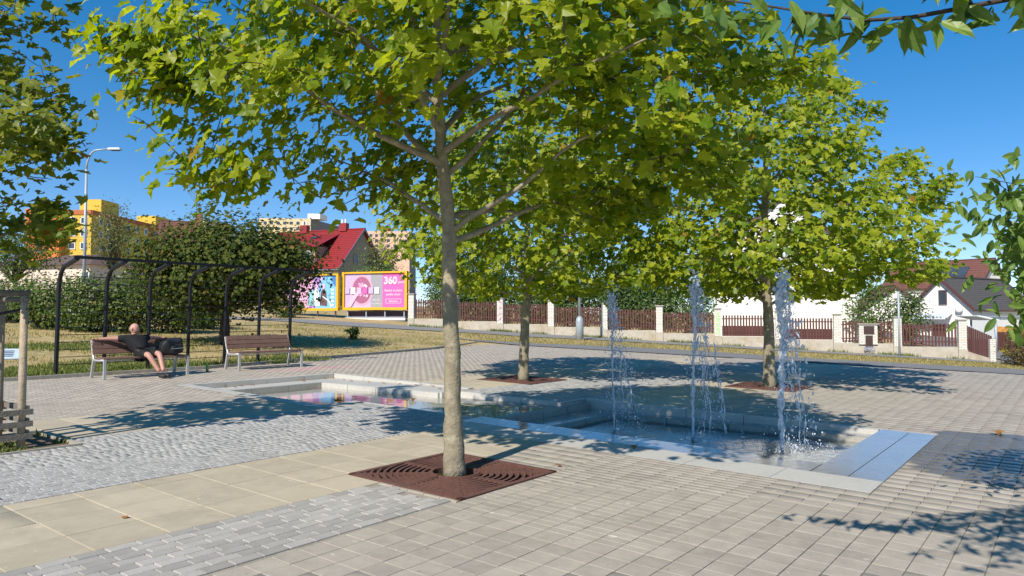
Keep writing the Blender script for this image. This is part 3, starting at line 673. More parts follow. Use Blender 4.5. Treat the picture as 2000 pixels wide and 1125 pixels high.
# ------------------------------------------------------------------ benches
def make_bench(label):
    b = thing('park_bench', label, 'bench', group='benches under the steel arbour')
    for sx in (-.86, .86):
        MB().bar((sx,.02,0), (sx,.02,.40), .05, .045, up=(0,1,0)).build('leg', m_alu, b)
        MB().bar((sx,.60,0), (sx,.50,.40), .05, .045, up=(0,1,0)).build('leg', m_alu, b)
        MB().tube([(sx,.02,.385),(sx,.25,.37),(sx,.49,.37),(sx,.545,.50),(sx,.62,.765)], [.026]*5, 8).build('side_frame', m_alu, b, smooth=True)
    for k in range(4): MB().box((0,.055+.115*k,.412), (1.76,.10,.03), ch=.006).build('seat_slat', m_plank, b)
    d = Vector((0,.115,.30)).normalized(); nrm = Vector((0,-d.z,d.y))
    Mx = Matrix((Vector((1,0,0)), d, Vector((1,0,0)).cross(d))).transposed()
    for k in range(3):
        c_ = Vector((0,.515,.50))+d*(.04+.107*k)
        MB().box(c_, (1.76,.10,.03), Mx, ch=.005).build('back_plank', m_plank, b)
    MB().bar((-.86,.27,.36), (.86,.27,.36), .04, .03).build('cross_bar', m_alu, b)
    return b
b1 = make_bench('brown plank bench with metal legs, the man sits on it'); b1.location = uv(7.52,15.30,.003); b1.rotation_euler = (0,0,UANG)
b2 = copy_tree(b1); b2['label'] = 'empty brown plank bench with metal legs beside the pool steps'; b2.location = uv(10.50,15.32,.003)

# ------------------------------------------------------------------ seated person
def skin(name, pts, edges_, rad, mat, parent, sub=2, root=0):
    me = bpy.data.meshes.new(name); me.from_pydata(pts, edges_, []); o = bpy.data.objects.new(name, me); COL.objects.link(o)
    sk = o.modifiers.new('s', 'SKIN'); sk.use_smooth_shade = True
    for k, r in enumerate(rad):
        d = me.skin_vertices[0].data[k]; d.radius = (r, r) if not hasattr(r, '__len__') else r
        d.use_root = (k == root)
    sb = o.modifiers.new('u', 'SUBSURF'); sb.levels = sub; sb.render_levels = sub
    dg = bpy.context.evaluated_depsgraph_get(); m2 = bpy.data.meshes.new_from_object(o.evaluated_get(dg)); m2.name = name
    bpy.data.objects.remove(o); m2.materials.clear(); m2.materials.append(mat)
    m2.polygons.foreach_set('use_smooth', [True]*len(m2.polygons))
    return link(name, m2, parent)
m_skin = M('skin', (.50,.26,.20), .5, .08, 20); m_cloth = M('black_cotton', (.012,.012,.015), .85, .3, 12, .4, 25); m_short = M('black_shorts', (.010,.010,.012), .8, .3, 12)
m_shoe = M('dark_shoe', (.03,.028,.026), .6, .3, 30); m_hair = M('shaved_hair', (.30,.17,.12), .6); m_bag = M('black_nylon', (.012,.013,.015), .55, .3, 14, .3, 40)
per = thing('person', 'man in black T-shirt and shorts lounging on the bench, arms spread along its back', 'person', uv(7.50,15.30,.003), UANG)
J = dict(pel=(.02,.17,.485), sp=(-.02,.27,.585), ch=(-.07,.375,.74), nk=(-.085,.425,.865), hd=(-.08,.43,.92),
         shl=(-.25,.415,.795), ell=(-.50,.53,.80), wrl=(-.72,.60,.792), hal=(-.79,.605,.795), shr=(.10,.415,.795), elr=(.35,.53,.81), wrr=(.57,.60,.792), har=(.64,.605,.795),
         hil=(-.07,.15,.475), knl=(-.08,-.20,.475), anl=(.06,-.40,.12), hir=(.11,.15,.475), knr=(.15,-.19,.49), anr=(.12,-.44,.13))
nm = list(J); ix = {k: i for i, k in enumerate(nm)}
ED = [('pel','sp'),('sp','ch'),('ch','nk'),('nk','hd'),('ch','shl'),('shl','ell'),('ell','wrl'),('wrl','hal'),('ch','shr'),('shr','elr'),('elr','wrr'),('wrr','har'),('pel','hil'),('hil','knl'),('knl','anl'),('pel','hir'),('hir','knr'),('knr','anr')]
RD = dict(pel=.125,sp=.13,ch=.135,nk=.06,hd=.06,shl=.065,ell=.046,wrl=.03,hal=.026,shr=.065,elr=.046,wrr=.03,har=.026,hil=.09,knl=.06,anl=.042,hir=.09,knr=.06,anr=.042)
body = skin('body', [J[k] for k in nm], [(ix[a],ix[b]) for a,b in ED], [RD[k] for k in nm], m_skin, per)
hb = MB(); hm = bmesh.new(); bmesh.ops.create_uvsphere(hm, u_segments=24, v_segments=16, radius=1)
yaw_h = R(-60)                                            # looks along the bench to the right
for v_ in hm.verts:
    x, y, z = v_.co; x *= .078; y *= .098; z *= .118
    if z < 0: k_ = 1+z*2.2; x *= k_; y = y*(1+z*1.6)-.012*(-z/.118)
    if y < -.05 and abs(x) < .025 and -.035 < z < .02: y -= .022*(1-abs(x)/.025)*(1 if z < -.005 else .55)      # nose
    if y < -.05 and .02 < abs(x) < .05 and .0 < z < .03: y += .010                                               # eye hollows
    if y < -.06 and abs(x) < .03 and -.072 < z < -.055: y += .006                                                # mouth
    v_.co = (x, y, z)
hme = bpy.data.meshes.new('head'); hm.to_mesh(hme); hm.free(); hme.materials.append(m_skin); hme.polygons.foreach_set('use_smooth', [True]*len(hme.polygons))
ho = link('head', hme, per, (-.08,.425,.995)); ho.rotation_euler = (R(8), 0, R(38))
for sx in (-1,1):
    MB().lathe([(.006,-.03),(.017,-.015),(.02,.01),(.012,.03)], 10).build('ear', m_skin, ho, smooth=True, loc=(sx*.078,.008,0))
    MB().lathe([(.002,-.008),(.008,-.003),(.008,.003),(.002,.008)], 8).build('eye', m_glass, ho, smooth=True, loc=(sx*.032,-.082,.015))
for sd_, w_, hnd in (('l','wrl',-1),('r','wrr',1)):
    hp = Vector(J['hal' if sd_ == 'l' else 'har']); wp = Vector(J[w_]); ax_ = (hp-wp).normalized()
    for k in range(4):
        o_ = Vector((0,-.027+.018*k,0)); L_ = (.062,.072,.068,.052)[k]
        skin('finger', [hp+o_-ax_*.02, hp+o_+ax_*L_*.5+Vector((0,0,.006)), hp+o_+ax_*L_+Vector((0,0,-.012))], [(0,1),(1,2)], [.0095,.0085,.0065], m_skin, body, 1)
    skin('thumb', [wp+ax_*.02+Vector((0,-.02,0)), wp+ax_*.045+Vector((0,-.05,.0)), wp+ax_*.075+Vector((0,-.06,-.008))], [(0,1),(1,2)], [.012,.0105,.008], m_skin, body, 1)
P_ = lambda a, b, t: tuple(Vector(J[a]).lerp(Vector(J[b]), t))
skin('t_shirt', [(.02,.16,.50), J['sp'], J['ch'], (-.085,.42,.835), J['shl'], P_('shl','ell',.62), J['shr'], P_('shr','elr',.62)], [(0,1),(1,2),(2,3),(2,4),(4,5),(2,6),(6,7)], [.155,.158,.162,.075,.09,.078,.09,.078], m_cloth, per)
skin('shorts', [J['pel'], J['hil'], P_('hil','knl',.88), J['hir'], P_('hir','knr',.88)], [(0,1),(1,2),(0,3),(3,4)], [.15,.118,.098,.118,.098], m_short, per)
for a_, dx in (('anl',.05),('anr',.06)):
    q = Vector(J[a_])
    skin('shoe', [q+Vector((0,.03,-.075)), q+Vector((dx*.3,-.04,-.075)), q+Vector((dx,-.15,-.085))] , [(0,1),(1,2)], [(.05,.05),(.052,.05),(.042,.036)], m_shoe, per)
bag = thing('backpack', 'black backpack slumped on the bench seat beside the man', 'backpack', uv(8.05,15.48,.43), UANG)
def lump(name, d, mat, parent, loc, seed, n=.08):
    bm = bmesh.new(); bmesh.ops.create_cube(bm, size=1); bmesh.ops.bevel(bm, geom=bm.edges[:], offset=.28, segments=4, affect='EDGES', profile=.6)
    bmesh.ops.subdivide_edges(bm, edges=bm.edges[:], cuts=1, use_grid_fill=True); r_ = random.Random(seed)
    for v_ in bm.verts:
        x, y, z = v_.co; k_ = 1-.25*max(0, z)
        v_.co = ((x*k_+.12*z+n*.5*math.sin(7*y+5*z))*d[0], (y*k_+n*math.sin(9*x+3*z))*d[1], (z+n*math.sin(6*x+2*y))*d[2]+d[2]/2)
    me = bpy.data.meshes.new(name); bm.to_mesh(me); bm.free(); me.materials.append(mat); me.polygons.foreach_set('use_smooth', [True]*len(me.polygons)); return link(name, me, parent, loc)
lump('bag_body', (.46,.26,.34), m_bag, bag, (.04,0,0), 1); lump('front_pocket', (.27,.10,.20), m_bag, bag, (.08,-.15,.02), 2)
MB().bar((-.05,-.215,.14),(.20,-.215,.15),.01,.012).build('zip', m_galv, bag)
MB().tube([(-.12,-.02,.22),(-.16,-.06,.15),(-.15,-.08,.05),(-.06,-.1,.02)], .014, 6).build('strap', m_bag, bag, smooth=True)

# ------------------------------------------------------------------ steel arbour with wires behind the benches
arb = thing('steel_arbour', 'black curved steel trellis frame with horizontal wires behind the benches', 'trellis', uv(9.25,16.85,0), UANG)
PU = [6.38+.955*k for k in range(7)]
for u in PU:
    x = u-9.25; z0 = -.05
    prof = [(.06,z0),(.0,1.75),(-.03,1.98),(-.11,2.15),(-.25,2.26),(-.88,2.40)]
    mb = MB()
    for (y0,za),(y1,zb) in zip(prof[:-1], prof[1:]):
        d = Vector((0,y1-y0,zb-za)); mb.bar(Vector((x,y0,za))-d*.03, Vector((x,y1,zb))+d*.03, .05, .085, up=(1,0,0)) if False else mb.tube([(x,y0,za),(x,y1,zb)], .046, 6)
    mb.build('post', m_black, arb)
for y_, z_ in ((-.86,2.43),):
    MB().bar((PU[0]-9.25-.06,y_,z_), (PU[-1]-9.25+.06,y_,z_), .05, .06).build('top_rail', m_black, arb)
for k in range(13): MB().tube([(PU[0]-9.25,-.01,.22+.155*k),(0,-.01,.215+.155*k),(PU[-1]-9.25,-.01,.22+.155*k)], .008, 5).build('wire', m_black, arb)

# ------------------------------------------------------------------ wooden guard of the staked tree
gd = thing('tree_stakes', 'wooden stakes with slatted guard round the young tree at left edge', 'tree stakes', uv(2.65,9.3,-.03), UANG)
for x, y in ((.45,-.22),(-.45,-.22),(.45,.45),(-.45,.45)):
    MB().tube([(x,y,-.1),(x,y,.8),(x,y,1.66)], [.04,.039,.037], 12).build('stake', m_stake, gd, smooth=True)
for y in (-.22,.45): MB().tube([(-.56,y,1.685),(.50,y,1.685)], .035, 10).build('top_beam', m_rail, gd, smooth=True)
for x in (-.45,.45): MB().tube([(x,-.3,1.62),(x,.53,1.62)], .03, 8).build('top_beam', m_rail, gd, smooth=True)
for z in (.14,.27,.40):
    for y in (-.27,.50): MB().box((0,y,z), (1.08,.03,.06)).build('guard_slat', m_rail, gd)
    for x in (-.5,.5): MB().box((x,.115,z+.03), (.03,.74,.06)).build('guard_slat', m_rail, gd)
MB().tube([(.47,-.25,1.52),(.2,.0,1.44),(0,.1,1.4)], .018, 6).build('strap', m_black, gd)

# ------------------------------------------------------------------ small things on the square
m_sign = M('info_panel', (.45,.55,.66), .4, .1, 12); m_ink = flat('dark_print', (.10,.12,.16))
sg = thing('info_sign', 'small tilted blue-grey information panel on legs at the lawn edge', 'sign', on(-9.85,14.35), R(25))
Mx = Matrix.Rotation(R(38), 3, 'X')
pn = MB().box((0,0,.50), (.42,.30,.02), Mx).build('panel', m_sign, sg)
for k in range(4): MB().box((-.04+.03*(k%2),-.012+.05*(k-1.5)*.8,.514+.05*(k-1.5)*.62), (.26-.05*(k%2),.02,.003), Mx).build('print_line', m_ink, pn)
for x in (-.18,.18): MB().tube([(x,.06,-.05),(x,.06,.53)], .018, 8).build('leg', m_galv, sg, smooth=True)
can = thing('drink_can', 'green drink can standing on the paving between the benches', 'can', uv(8.99,15.58,.003))
MB().lathe([(.026,0),(.032,.01),(.033,.10),(.032,.105)], 16).build('body', M('can_olive', (.25,.30,.12), .35, metal=.5), can, smooth=True)
MB().lathe([(.033,.1055),(.033,.155),(.027,.168),(.025,.168)], 16).build('top_band', M('can_green', (.10,.45,.06), .35), can, smooth=True)
lvs = [(11.8,.85,'orange dry leaf lying on the wet pavers right of the fountain',.16),(7.6,4.05,'curled brown leaf on the wet near rim of the fountain',.10),(6.20,4.15,'small rolled orange leaf beside the big tree grate',.07),
       (8.35,10.2,'brown leaf floating near the middle of the upper pool',.16),(9.0,10.6,'pale leaf on the upper pool water near the far step',.12),(8.75,6.5,'reddish leaf on the first fountain step',.12),(8.3,6.3,'orange leaf at the near corner of the fountain step',.12),
       (8.9,9.5,'dark leaf at the front edge of the upper pool',.13),(9.35,9.4,'dark leaf beside the pool spillway',.13),(2.6,5.6,'single dry leaf on the tan slabs',.05)]
pl, pf = leaf_arrays(PLANE, .35, .5)
lme = bpy.data.meshes.new('fallen_leaf'); lme.from_pydata(pl.tolist(), [], pf.tolist()); lme.materials.append(m_dead)
def zat(u, v):
    if 7.42 < u < 9.94 and 9.3 < v < 12.74: return ZW1
    if 8.1 < u < 10.3 and 6.9 < v < 9.3: return ZS+.006
    if 8.25 < u < 10.84 and 6.2 < v < 6.86: return ZT2
    if 7.43 < u < 10.8 and 12.8 < v < 13.4: return ZT1
    if 10 < u < 10.8 and 9.3 < v < 12.8: return ZT1
    return SV*v
for u, v, lb, s_ in lvs:
    o = link('fallen_leaf', lme); o.location = flatz(u, v, zat(u,v)+.22*s_); o.scale = (s_*1.1,)*3; o.rotation_euler = (random.uniform(-.3,.3), random.uniform(-.3,.3), random.uniform(0,6)); tag(o, lb, 'leaf', 'fallen leaves')
tr = random.Random(3)
for k in range(16):
    u, v = (tr.uniform(10.3,10.75), 13.0-.22*k) if k % 2 else (tr.uniform(8.0,10.7), tr.uniform(13.15,13.38))
    o = link('fallen_leaf', lme); o.location = flatz(u, v, ZT1+.02); o.scale = (.08,)*3; o.rotation_euler = (0, 0, tr.uniform(0,6)); tag(o, 'small dry leaf on the far side tread of the upper pool' if k % 2 else 'small dry leaf on the back tread of the upper pool', 'leaf', 'dry leaves on the far tread' if k % 2 else 'dry leaves on the back tread')

# ------------------------------------------------------------------ fountain jets
def jet_mat():
    m = bpy.data.materials.new('foaming_water'); m.use_nodes = True; n = m.node_tree.nodes; l = m.node_tree.links; b = n['Principled BSDF']
    b.inputs['Base Color'].default_value = (.74,.80,.88,1); b.inputs['Roughness'].default_value = .18; b.inputs['Specular IOR Level'].default_value = .6
    geo = n.new('ShaderNodeNewGeometry'); nz = n.new('ShaderNodeTexNoise'); nz.inputs['Scale'].default_value = 22; nz.inputs['Detail'].default_value = 5; l.new(geo.outputs['Position'], nz.inputs['Vector'])
    mr = n.new('ShaderNodeMapRange'); mr.inputs[1].default_value = .36; mr.inputs[2].default_value = .66; mr.inputs[3].default_value = .38; mr.inputs[4].default_value = .95; l.new(nz.outputs[0], mr.inputs[0])
    tr_ = n.new('ShaderNodeBsdfTransparent'); mx = n.new('ShaderNodeMixShader'); l.new(mr.outputs[0], mx.inputs[0]); l.new(tr_.outputs[0], mx.inputs[1]); l.new(b.outputs[0], mx.inputs[2]); l.new(mx.outputs[0], n['Material Output'].inputs[0])
    return m
m_jet = jet_mat()
icos = bmesh.new(); bmesh.ops.create_icosphere(icos, subdivisions=1, radius=1); IV = np.array([v_.co[:] for v_ in icos.verts]); IF = np.array([[v_.index for v_ in f_.verts] for f_ in icos.faces]); icos.free()
def drops(name, pos, rad, parent, stretch=1.6):
    n = len(pos); V = pos[:,None]+IV[None]*rad[:,None,None]*np.array([1,1,stretch])*rng.uniform(.6,1.3,(n,1,3))
    return npmesh(name, V.reshape(-1,3), (IF[None]+len(IV)*np.arange(n)[:,None,None]).reshape(-1,3), m_jet, parent, smooth=True, kind='stuff')
def jet(label, u, v, hgt, lean, fall, thick, ndrop, seed):
    rg = np.random.default_rng(seed); t = thing('fountain_jet', label, 'water jet', flatz(u,v,ZF2+.01), group='water jets of the fountain')
    MB().lathe([(.05,0),(.05,.02),(.02,.03),(.02,.055)], 14).build('nozzle', m_galv, t, smooth=True)
    n = 60; path = []; rad = []
    for k in range(n+1):
        f_ = k/n; z = .05+hgt*f_
        path.append(Vector((lean*f_**1.5+.018*math.sin(9*f_+seed)*f_+rg.normal()*.006, .01*math.sin(7*f_), z)))
        rad.append(thick*(.75+.5*f_**3)*(1+rg.normal()*.16*(.5+f_))*(1 if rg.uniform() > .14*f_ else .5))
    rad = [max(r_, .006) for r_ in rad]; rad[-1] = .01
    # lumpy column: several intertwined strands
    mb = MB(); mb.tube(path, [r_*.8 for r_ in rad], 9)
    for s_ in range(3):
        ph = rg.uniform(0,6.3); k0 = int(rg.integers(0, 20)); k1 = int(rg.integers(36, n))
        mb.tube([path[k]+Vector((math.cos(ph+k*.35), math.sin(ph+k*.35), 0))*rad[k]*1.0 for k in range(k0,k1)], [rad[k]*.45 for k in range(k0,k1)], 6)
    mb.build('water_column', m_jet, t, smooth=True)
    top = np.array(path[-1]); npts = 130
    # crown of foam at the top
    pos = top+rg.normal(size=(npts,3))*np.array([.045,.045,.15])+np.array([.02,0,-.14]); drops('foam_head', pos, rg.uniform(.005,.026,npts)*(thick/.04)**.5, t, 1.7)
    # water falling back in broken, wriggling threads
    for s_ in range(fall):
        z0 = hgt*rg.uniform(.70,1.0); vx = rg.uniform(.06,.34); vy = rg.uniform(-.2,.2); st = rg.uniform(.05,.45); n_ = int(rg.integers(8, 26)); pts = []; rr = []
        ph = rg.uniform(0,6)
        for k in range(n_):
            tt = st+.012*k; z = z0-4.9*tt*tt*.9
            if z < .08: break
            pts.append(Vector((lean+.03+vx*tt*2.0+.016*math.sin(k*.55+ph)+rg.normal()*.004, vy*tt+.012*math.cos(k*.6+ph), z))); rr.append(max(.002, .011*abs(math.sin(k*.9+ph))*rg.uniform(.5,1.5)))
        if len(pts) > 3: MB().tube(pts, rr, 6).build('falling_strand', m_jet, t, smooth=True)
    mm = 150; tt = rg.uniform(.1,.62,mm); zz = hgt*rg.uniform(.8,1.0,mm)-4.4*tt*tt; ok_ = zz > .05
    drops('falling_drops', np.stack([lean+.03+rg.uniform(.0,.42,mm)*tt*1.6, rg.uniform(-.3,.3,mm)*tt, zz], 1)[ok_], (rg.uniform(.3,1,mm)**2*.022*(thick/.04)**.5)[ok_], t, 2.0)
    zz = rg.uniform(0,1,ndrop)**.8*hgt; sx = .04+.30*(1-zz/hgt)
    pos = np.stack([lean*(zz/hgt)**1.5+rg.normal(size=ndrop)*sx*.55+sx*.55*(1-zz/hgt*.4), rg.normal(size=ndrop)*sx*.5, zz+.02], 1)
    drops('droplets', pos, rg.uniform(.0025,.0095,ndrop), t)
    ns = 260; a = rg.uniform(0,6.28,ns); r_ = np.abs(rg.normal(size=ns))*.38
    drops('splash', np.stack([r_*np.cos(a)+.1, r_*np.sin(a), np.abs(rg.normal(size=ns))*.05+.05], 1), rg.uniform(.003,.010,ns), t, 1.0)
    return t
jet('thin spraying water jet nearest the pool spillway', 9.60, 5.45, 2.02, -.05, 2, .015, 1500, 1)
jet('middle water jet breaking into falling strands', 9.65, 4.23, 2.16, .04, 9, .030, 1100, 2)
jet('thickest water jet at the right end of the basin', 9.55, 2.99, 2.18, .02, 9, .043, 1100, 3)

# ------------------------------------------------------------------ garden fence along the far pavement
FA, FB = Vector((-5.5,40.2)), Vector((20.4,32.9))
def fence_pt(px, base=FA, end=FB):
    k = (px-1000)/FPX; d = end-base; t = (k*base.y-base.x)/(d.x-k*d.y); return base+d*t
m_bricks = bpy.data.materials.new('white_brick'); m_bricks.use_nodes = True
_n = m_bricks.node_tree.nodes; _l = m_bricks.node_tree.links; _b = _n['Principled BSDF']; _b.inputs['Roughness'].default_value = .85
_tc = _n.new('ShaderNodeTexCoord'); _br = _n.new('ShaderNodeTexBrick'); _sx = _n.new('ShaderNodeSeparateXYZ'); _cx = _n.new('ShaderNodeCombineXYZ'); _ad = _n.new('ShaderNodeMath')
_l.new(_tc.outputs['Object'], _sx.inputs[0]); _l.new(_sx.outputs[0], _ad.inputs[0]); _l.new(_sx.outputs[1], _ad.inputs[1]); _l.new(_ad.outputs[0], _cx.inputs[0]); _l.new(_sx.outputs[2], _cx.inputs[1]); _l.new(_cx.outputs[0], _br.inputs['Vector'])
_br.inputs['Scale'].default_value = 1; _br.inputs['Brick Width'].default_value = .22; _br.inputs['Row Height'].default_value = .077; _br.inputs['Mortar Size'].default_value = .009
_br.inputs['Color1'].default_value = (.74,.70,.62,1); _br.inputs['Color2'].default_value = (.64,.60,.53,1); _br.inputs['Mortar'].default_value = (.36,.33,.29,1)
_l.new(_br.outputs[0], _b.inputs['Base Color']); _bp = _n.new('ShaderNodeBump'); _bp.inputs['Strength'].default_value = .5; _bp.inputs['Distance'].default_value = .01; _bp.invert = True; _l.new(_br.outputs['Fac'], _bp.inputs['Height']); _l.new(_bp.outputs[0], _b.inputs['Normal'])
m_cap = M('pillar_cap', (.36,.31,.27), .85); m_box = M('brown_meter_door', (.06,.035,.03), .5)
m_pinkg = flat('pink_spray', (.62,.25,.38)); m_greeng = flat('green_spray', (.35,.72,.22)); m_blueg = flat('grey_blue_spray', (.33,.36,.45))
fe = thing('garden_fence', 'long maroon picket fence on a concrete base with white brick pillars across the street', 'fence', (0,0,0))
PX = [805,890,978,1077,1181,1288,1402,1520,1634,1751,1877]
fd = (FB-FA).normalized(); fn = Vector((fd.y, -fd.x)); fang = math.atan2(fd.y, fd.x); MF = Matrix.Rotation(fang, 3, 'Z')
pk = MB().box((0,0,.5), (.075,.022,1.0)); picket_me = None
pil_me = {}
def pillar(p, zb, hh, wdt=.32, cap=True, parent=fe):
    o = MB().box((0,0,hh/2), (wdt,wdt,hh)).build('pillar', m_bricks, parent, loc=(p.x,p.y,zb)); o.rotation_euler = (0,0,fang)
    if cap: MB().box((0,0,hh+.025), (wdt+.10,wdt+.10,.05), ch=.015).build('cap', m_cap, o)
    return o
pts = [fence_pt(x) for x in PX]; npk = 0
for k, p in enumerate(pts):
    zt = h(p.x, p.y)+.43
    o = pillar(p, zt, 1.30)
    MB().box((p.x,p.y,zt-.5), (.36,.36,1.0), MF).build('pillar_foot', m_wallc, fe)
    if PX[k] in (978, 1402):
        cm = m_pinkg if PX[k] == 978 else m_greeng; rd_ = random.Random(k); mb = MB()
        if PX[k] == 978:
            for q in range(4): mb.tube([Vector((rd_.uniform(-.12,.12), -.165, .12+.28*q+rd_.uniform(0,.22))) for _ in range(7)], .014, 4)
        else:
            for q in range(9): mb.box((0,-.163,.14+.115*q), (.24-.05*(q%3),.006,.055))
        mb.build('graffiti', cm, o)
for k in range(len(pts)-1):
    a, b = pts[k], pts[k+1]; m_ = (a+b)/2; d = (b-a); L_ = d.length; zt = h(m_.x, m_.y)+.47
    e = d.normalized()*.19
    A, B = a+e, b-e
    MB().bar((A.x,A.y,zt-.6), (B.x,B.y,zt-.6), .26, 1.2).build('base_wall', m_wallc, fe)
    n = int((L_-.38)/.128)
    for q in range(n):
        c_ = A.lerp(B, (q+.5)/n)
        if PX[k] == 1634 and .42 < (q+.5)/n < .70: continue
        if picket_me is None: o = pk.build('picket', m_picket, fe); picket_me = o.data
        else: o = link('picket', picket_me, fe)
        o.location = (c_.x, c_.y, zt+.03+random.uniform(-.006,.006)); o.rotation_euler = (0, 0, fang); npk += 1
    for zz in (.22, .86): MB().bar((A.x-fn.x*.035,A.y-fn.y*.035,zt+zz), (B.x-fn.x*.035,B.y-fn.y*.035,zt+zz), .03, .05).build('rail', m_picket, fe)
    if PX[k] in (1402,1520): MB().bar((A.x-fn.x*.07,A.y-fn.y*.07,zt+.27), (B.x-fn.x*.07,B.y-fn.y*.07,zt+.27), .02, .5).build('backing_board', m_picket, fe)
# meter cabinet let into the fence
c_ = fence_pt(1693); zt = h(c_.x,c_.y)+.42
mc = MB().box((0,0,.46), (.78,.34,.92)).build('meter_cabinet', m_bricks, fe, loc=(c_.x+fn.x*.04,c_.y+fn.y*.04,zt)); mc.rotation_euler = (0,0,fang)
MB().box((0,0,.945), (.92,.46,.05)).build('cap', m_cap, mc)
MB().box((.03,-.176,.66), (.44,.03,.38)).build('cabinet_door', m_box, mc); MB().box((.03,-.176,.17), (.31,.03,.50)).build('cabinet_door', m_box, mc)
mb = MB(); rd_ = random.Random(5)
for q in range(5): mb.tube([Vector((rd_.uniform(-.22,.28), -.245, rd_.uniform(-.3,-.1))) for _ in range(5)], .012, 4)
mb.build('graffiti', m_blueg, mc)
# fence of the side street, running away downhill
sf = thing('side_street_fence', 'maroon board fence running downhill round the corner to a low brick pillar', 'fence', (0,0,0))
P0 = pts[-1]+Vector((.25,.1)); P1 = Vector((21.0,32.1)); n = 12
MB().bar((P0.x,P0.y,h(P0.x,P0.y)+.05), (P1.x,P1.y,h(P1.x,P1.y)-.2), .2, .6).build('base_wall', m_wallc, sf)
sa = math.atan2((P1-P0).y, (P1-P0).x)
for q in range(n):
    t = (q+.5)/n; c_ = P0.lerp(P1, t); o = link('picket', picket_me, sf); o.location = (c_.x, c_.y, h(c_.x,c_.y)+.40-.42*t); o.rotation_euler = (0,0,sa); o.scale = (1,1,1.12)
pillar(P1, h(P1.x,P1.y)-.02, 1.0, .22, False, sf)

# ------------------------------------------------------------------ lamps and posts
def street_lamp(label, base, hgt, arm, rz, basebox=True):
    t = thing('street_lamp', label, 'street lamp', base, rz)
    if basebox: MB().lathe([(.185,-.1),(.185,.75),(.18,.86),(.165,1.0),(.075,1.12)], 20).build('base_housing', m_galv, t, smooth=True)
    MB().tube([(0,0,0 if not basebox else 1.0),(0,0,hgt*.5),(0,0,hgt-.9)], [.075,.065,.05], 12).build('pole', m_galv, t, smooth=True)
    pth = [(0,0,hgt-.9)]+[(arm*.45*(1-math.cos(R(a)))*1.0, 0, hgt-.9+.85*math.sin(R(a))) for a in (20,40,60,80)]+[(arm,0,hgt)]
    MB().tube(pth, .04, 10).build('arm', m_galv, t, smooth=True)
    hd = MB().box((arm+.22,0,hgt+.0), (.55,.22,.10), ch=.04).build('lamp_head', M('lamp_head_grey', (.55,.57,.58), .5), t)
    MB().box((arm+.26,0,hgt-.065), (.36,.17,.03)).build('lens', m_glass, hd)
    return t
p = at(163, 600, 32); street_lamp('tall grey street lamp with curved arm rising behind the shrubs at left', on(p.x, 32), 8.95-h(p.x,32), 1.0, 0)
street_lamp('grey lamp post with thick base housing standing on the far grass strip', on(3.2,34.7), 8.2, 1.2, R(100))
sp_ = thing('sign_post', 'bare slim grey post on the grass strip before the picket fence', 'post', on(17.0,32.2))
MB().tube([(0,0,-.1),(0,0,2.9)], .045, 10).build('tube', m_galv, sp_, smooth=True); MB().lathe([(.09,0),(.09,.02)], 12).build('foot_plate', m_galv, sp_)

# ------------------------------------------------------------------ billboards
def text(body, size, loc, mat, parent, name='lettering', rot=(R(90),0,0), align='LEFT', ext=.004, outline=False):
    cu = bpy.data.curves.new('t', 'FONT'); cu.body = body; cu.size = size; cu.extrude = ext; cu.align_x = align
    if outline: cu.fill_mode = 'NONE'; cu.bevel_depth = .022; cu.bevel_resolution = 0
    o = bpy.data.objects.new('t', cu); COL.objects.link(o); dg = bpy.context.evaluated_depsgraph_get(); me = bpy.data.meshes.new_from_object(o.evaluated_get(dg)); bpy.data.objects.remove(o)
    me.materials.clear(); me.materials.append(mat); q = link(name, me, parent, loc); q.rotation_euler = rot; return q
m_amber = M('amber_frame', (.80,.42,.02), .5, .05); m_pink = flat('poster_pink', (.72,.13,.42)); m_wht = flat('poster_white', (.82,.80,.80)); m_lil = flat('poster_lilac', (.52,.40,.60)); m_gry = flat('poster_grey', (.33,.32,.35))
m_lpink = flat('poster_light_pink', (.80,.42,.62)); m_crust = flat('poster_crust', (.62,.36,.48)); m_sauce = flat('poster_sauce', (.36,.12,.22)); m_sky = flat('poster_blue', (.20,.48,.80)); m_deep = flat('poster_deep_blue', (.06,.20,.50)); m_viol = flat('poster_violet', (.42,.25,.62)); m_teal = flat('poster_teal', (.25,.55,.60)); m_dk = flat('poster_dark', (.10,.07,.10)); m_hand = flat('poster_hand', (.75,.45,.58))
m_black2 = flat('poster_brown', (.14,.08,.08))
def billboard(label, L, Rr, zb, hgt, W=None):
    L = Vector(L); Rr = Vector(Rr); d = Rr-L; t = thing('billboard', label, 'billboard', (L.x,L.y,zb), math.atan2(d.y,d.x), 'billboards by the footpath'); wd = d.length
    MB().box((wd/2,.08,hgt/2), (wd-.05,.12,hgt-.05)).build('backing', m_gry, t)
    for c_, s_ in (((wd/2,0,.08),(wd,.22,.16)),((wd/2,0,hgt-.05),(wd,.22,.10)),((.08,0,hgt/2),(.16,.224,hgt)),((wd-.08,0,hgt/2),(.16,.224,hgt))): MB().box(c_, s_).build('frame_bar', m_amber, t)
    return t, wd
def quad(mb, x0, x1, z0, z1, y=-.0): return mb.box(((x0+x1)/2,y,(z0+z1)/2), (x1-x0,.008,z1-z0))
def disc(x, z, rx, rz_, y, n=28): 
    return MB().prism([(x+rx*math.cos(2*math.pi*k/n), y, z+rz_*math.sin(2*math.pi*k/n)) for k in range(n)], (0,0,0), (0,.008,0))
def poly(pts_, y): return MB().prism([(a,y,b) for a,b in pts_], (0,0,0), (0,.008,0))
a, b = at(669,605.5,46.6), at(796,603.6,45.2)
bb, wd = billboard('pink and grey billboard with a pizza and 360 lettering in an amber frame', (a.x,a.y), (b.x,b.y), a.z, 2.40)
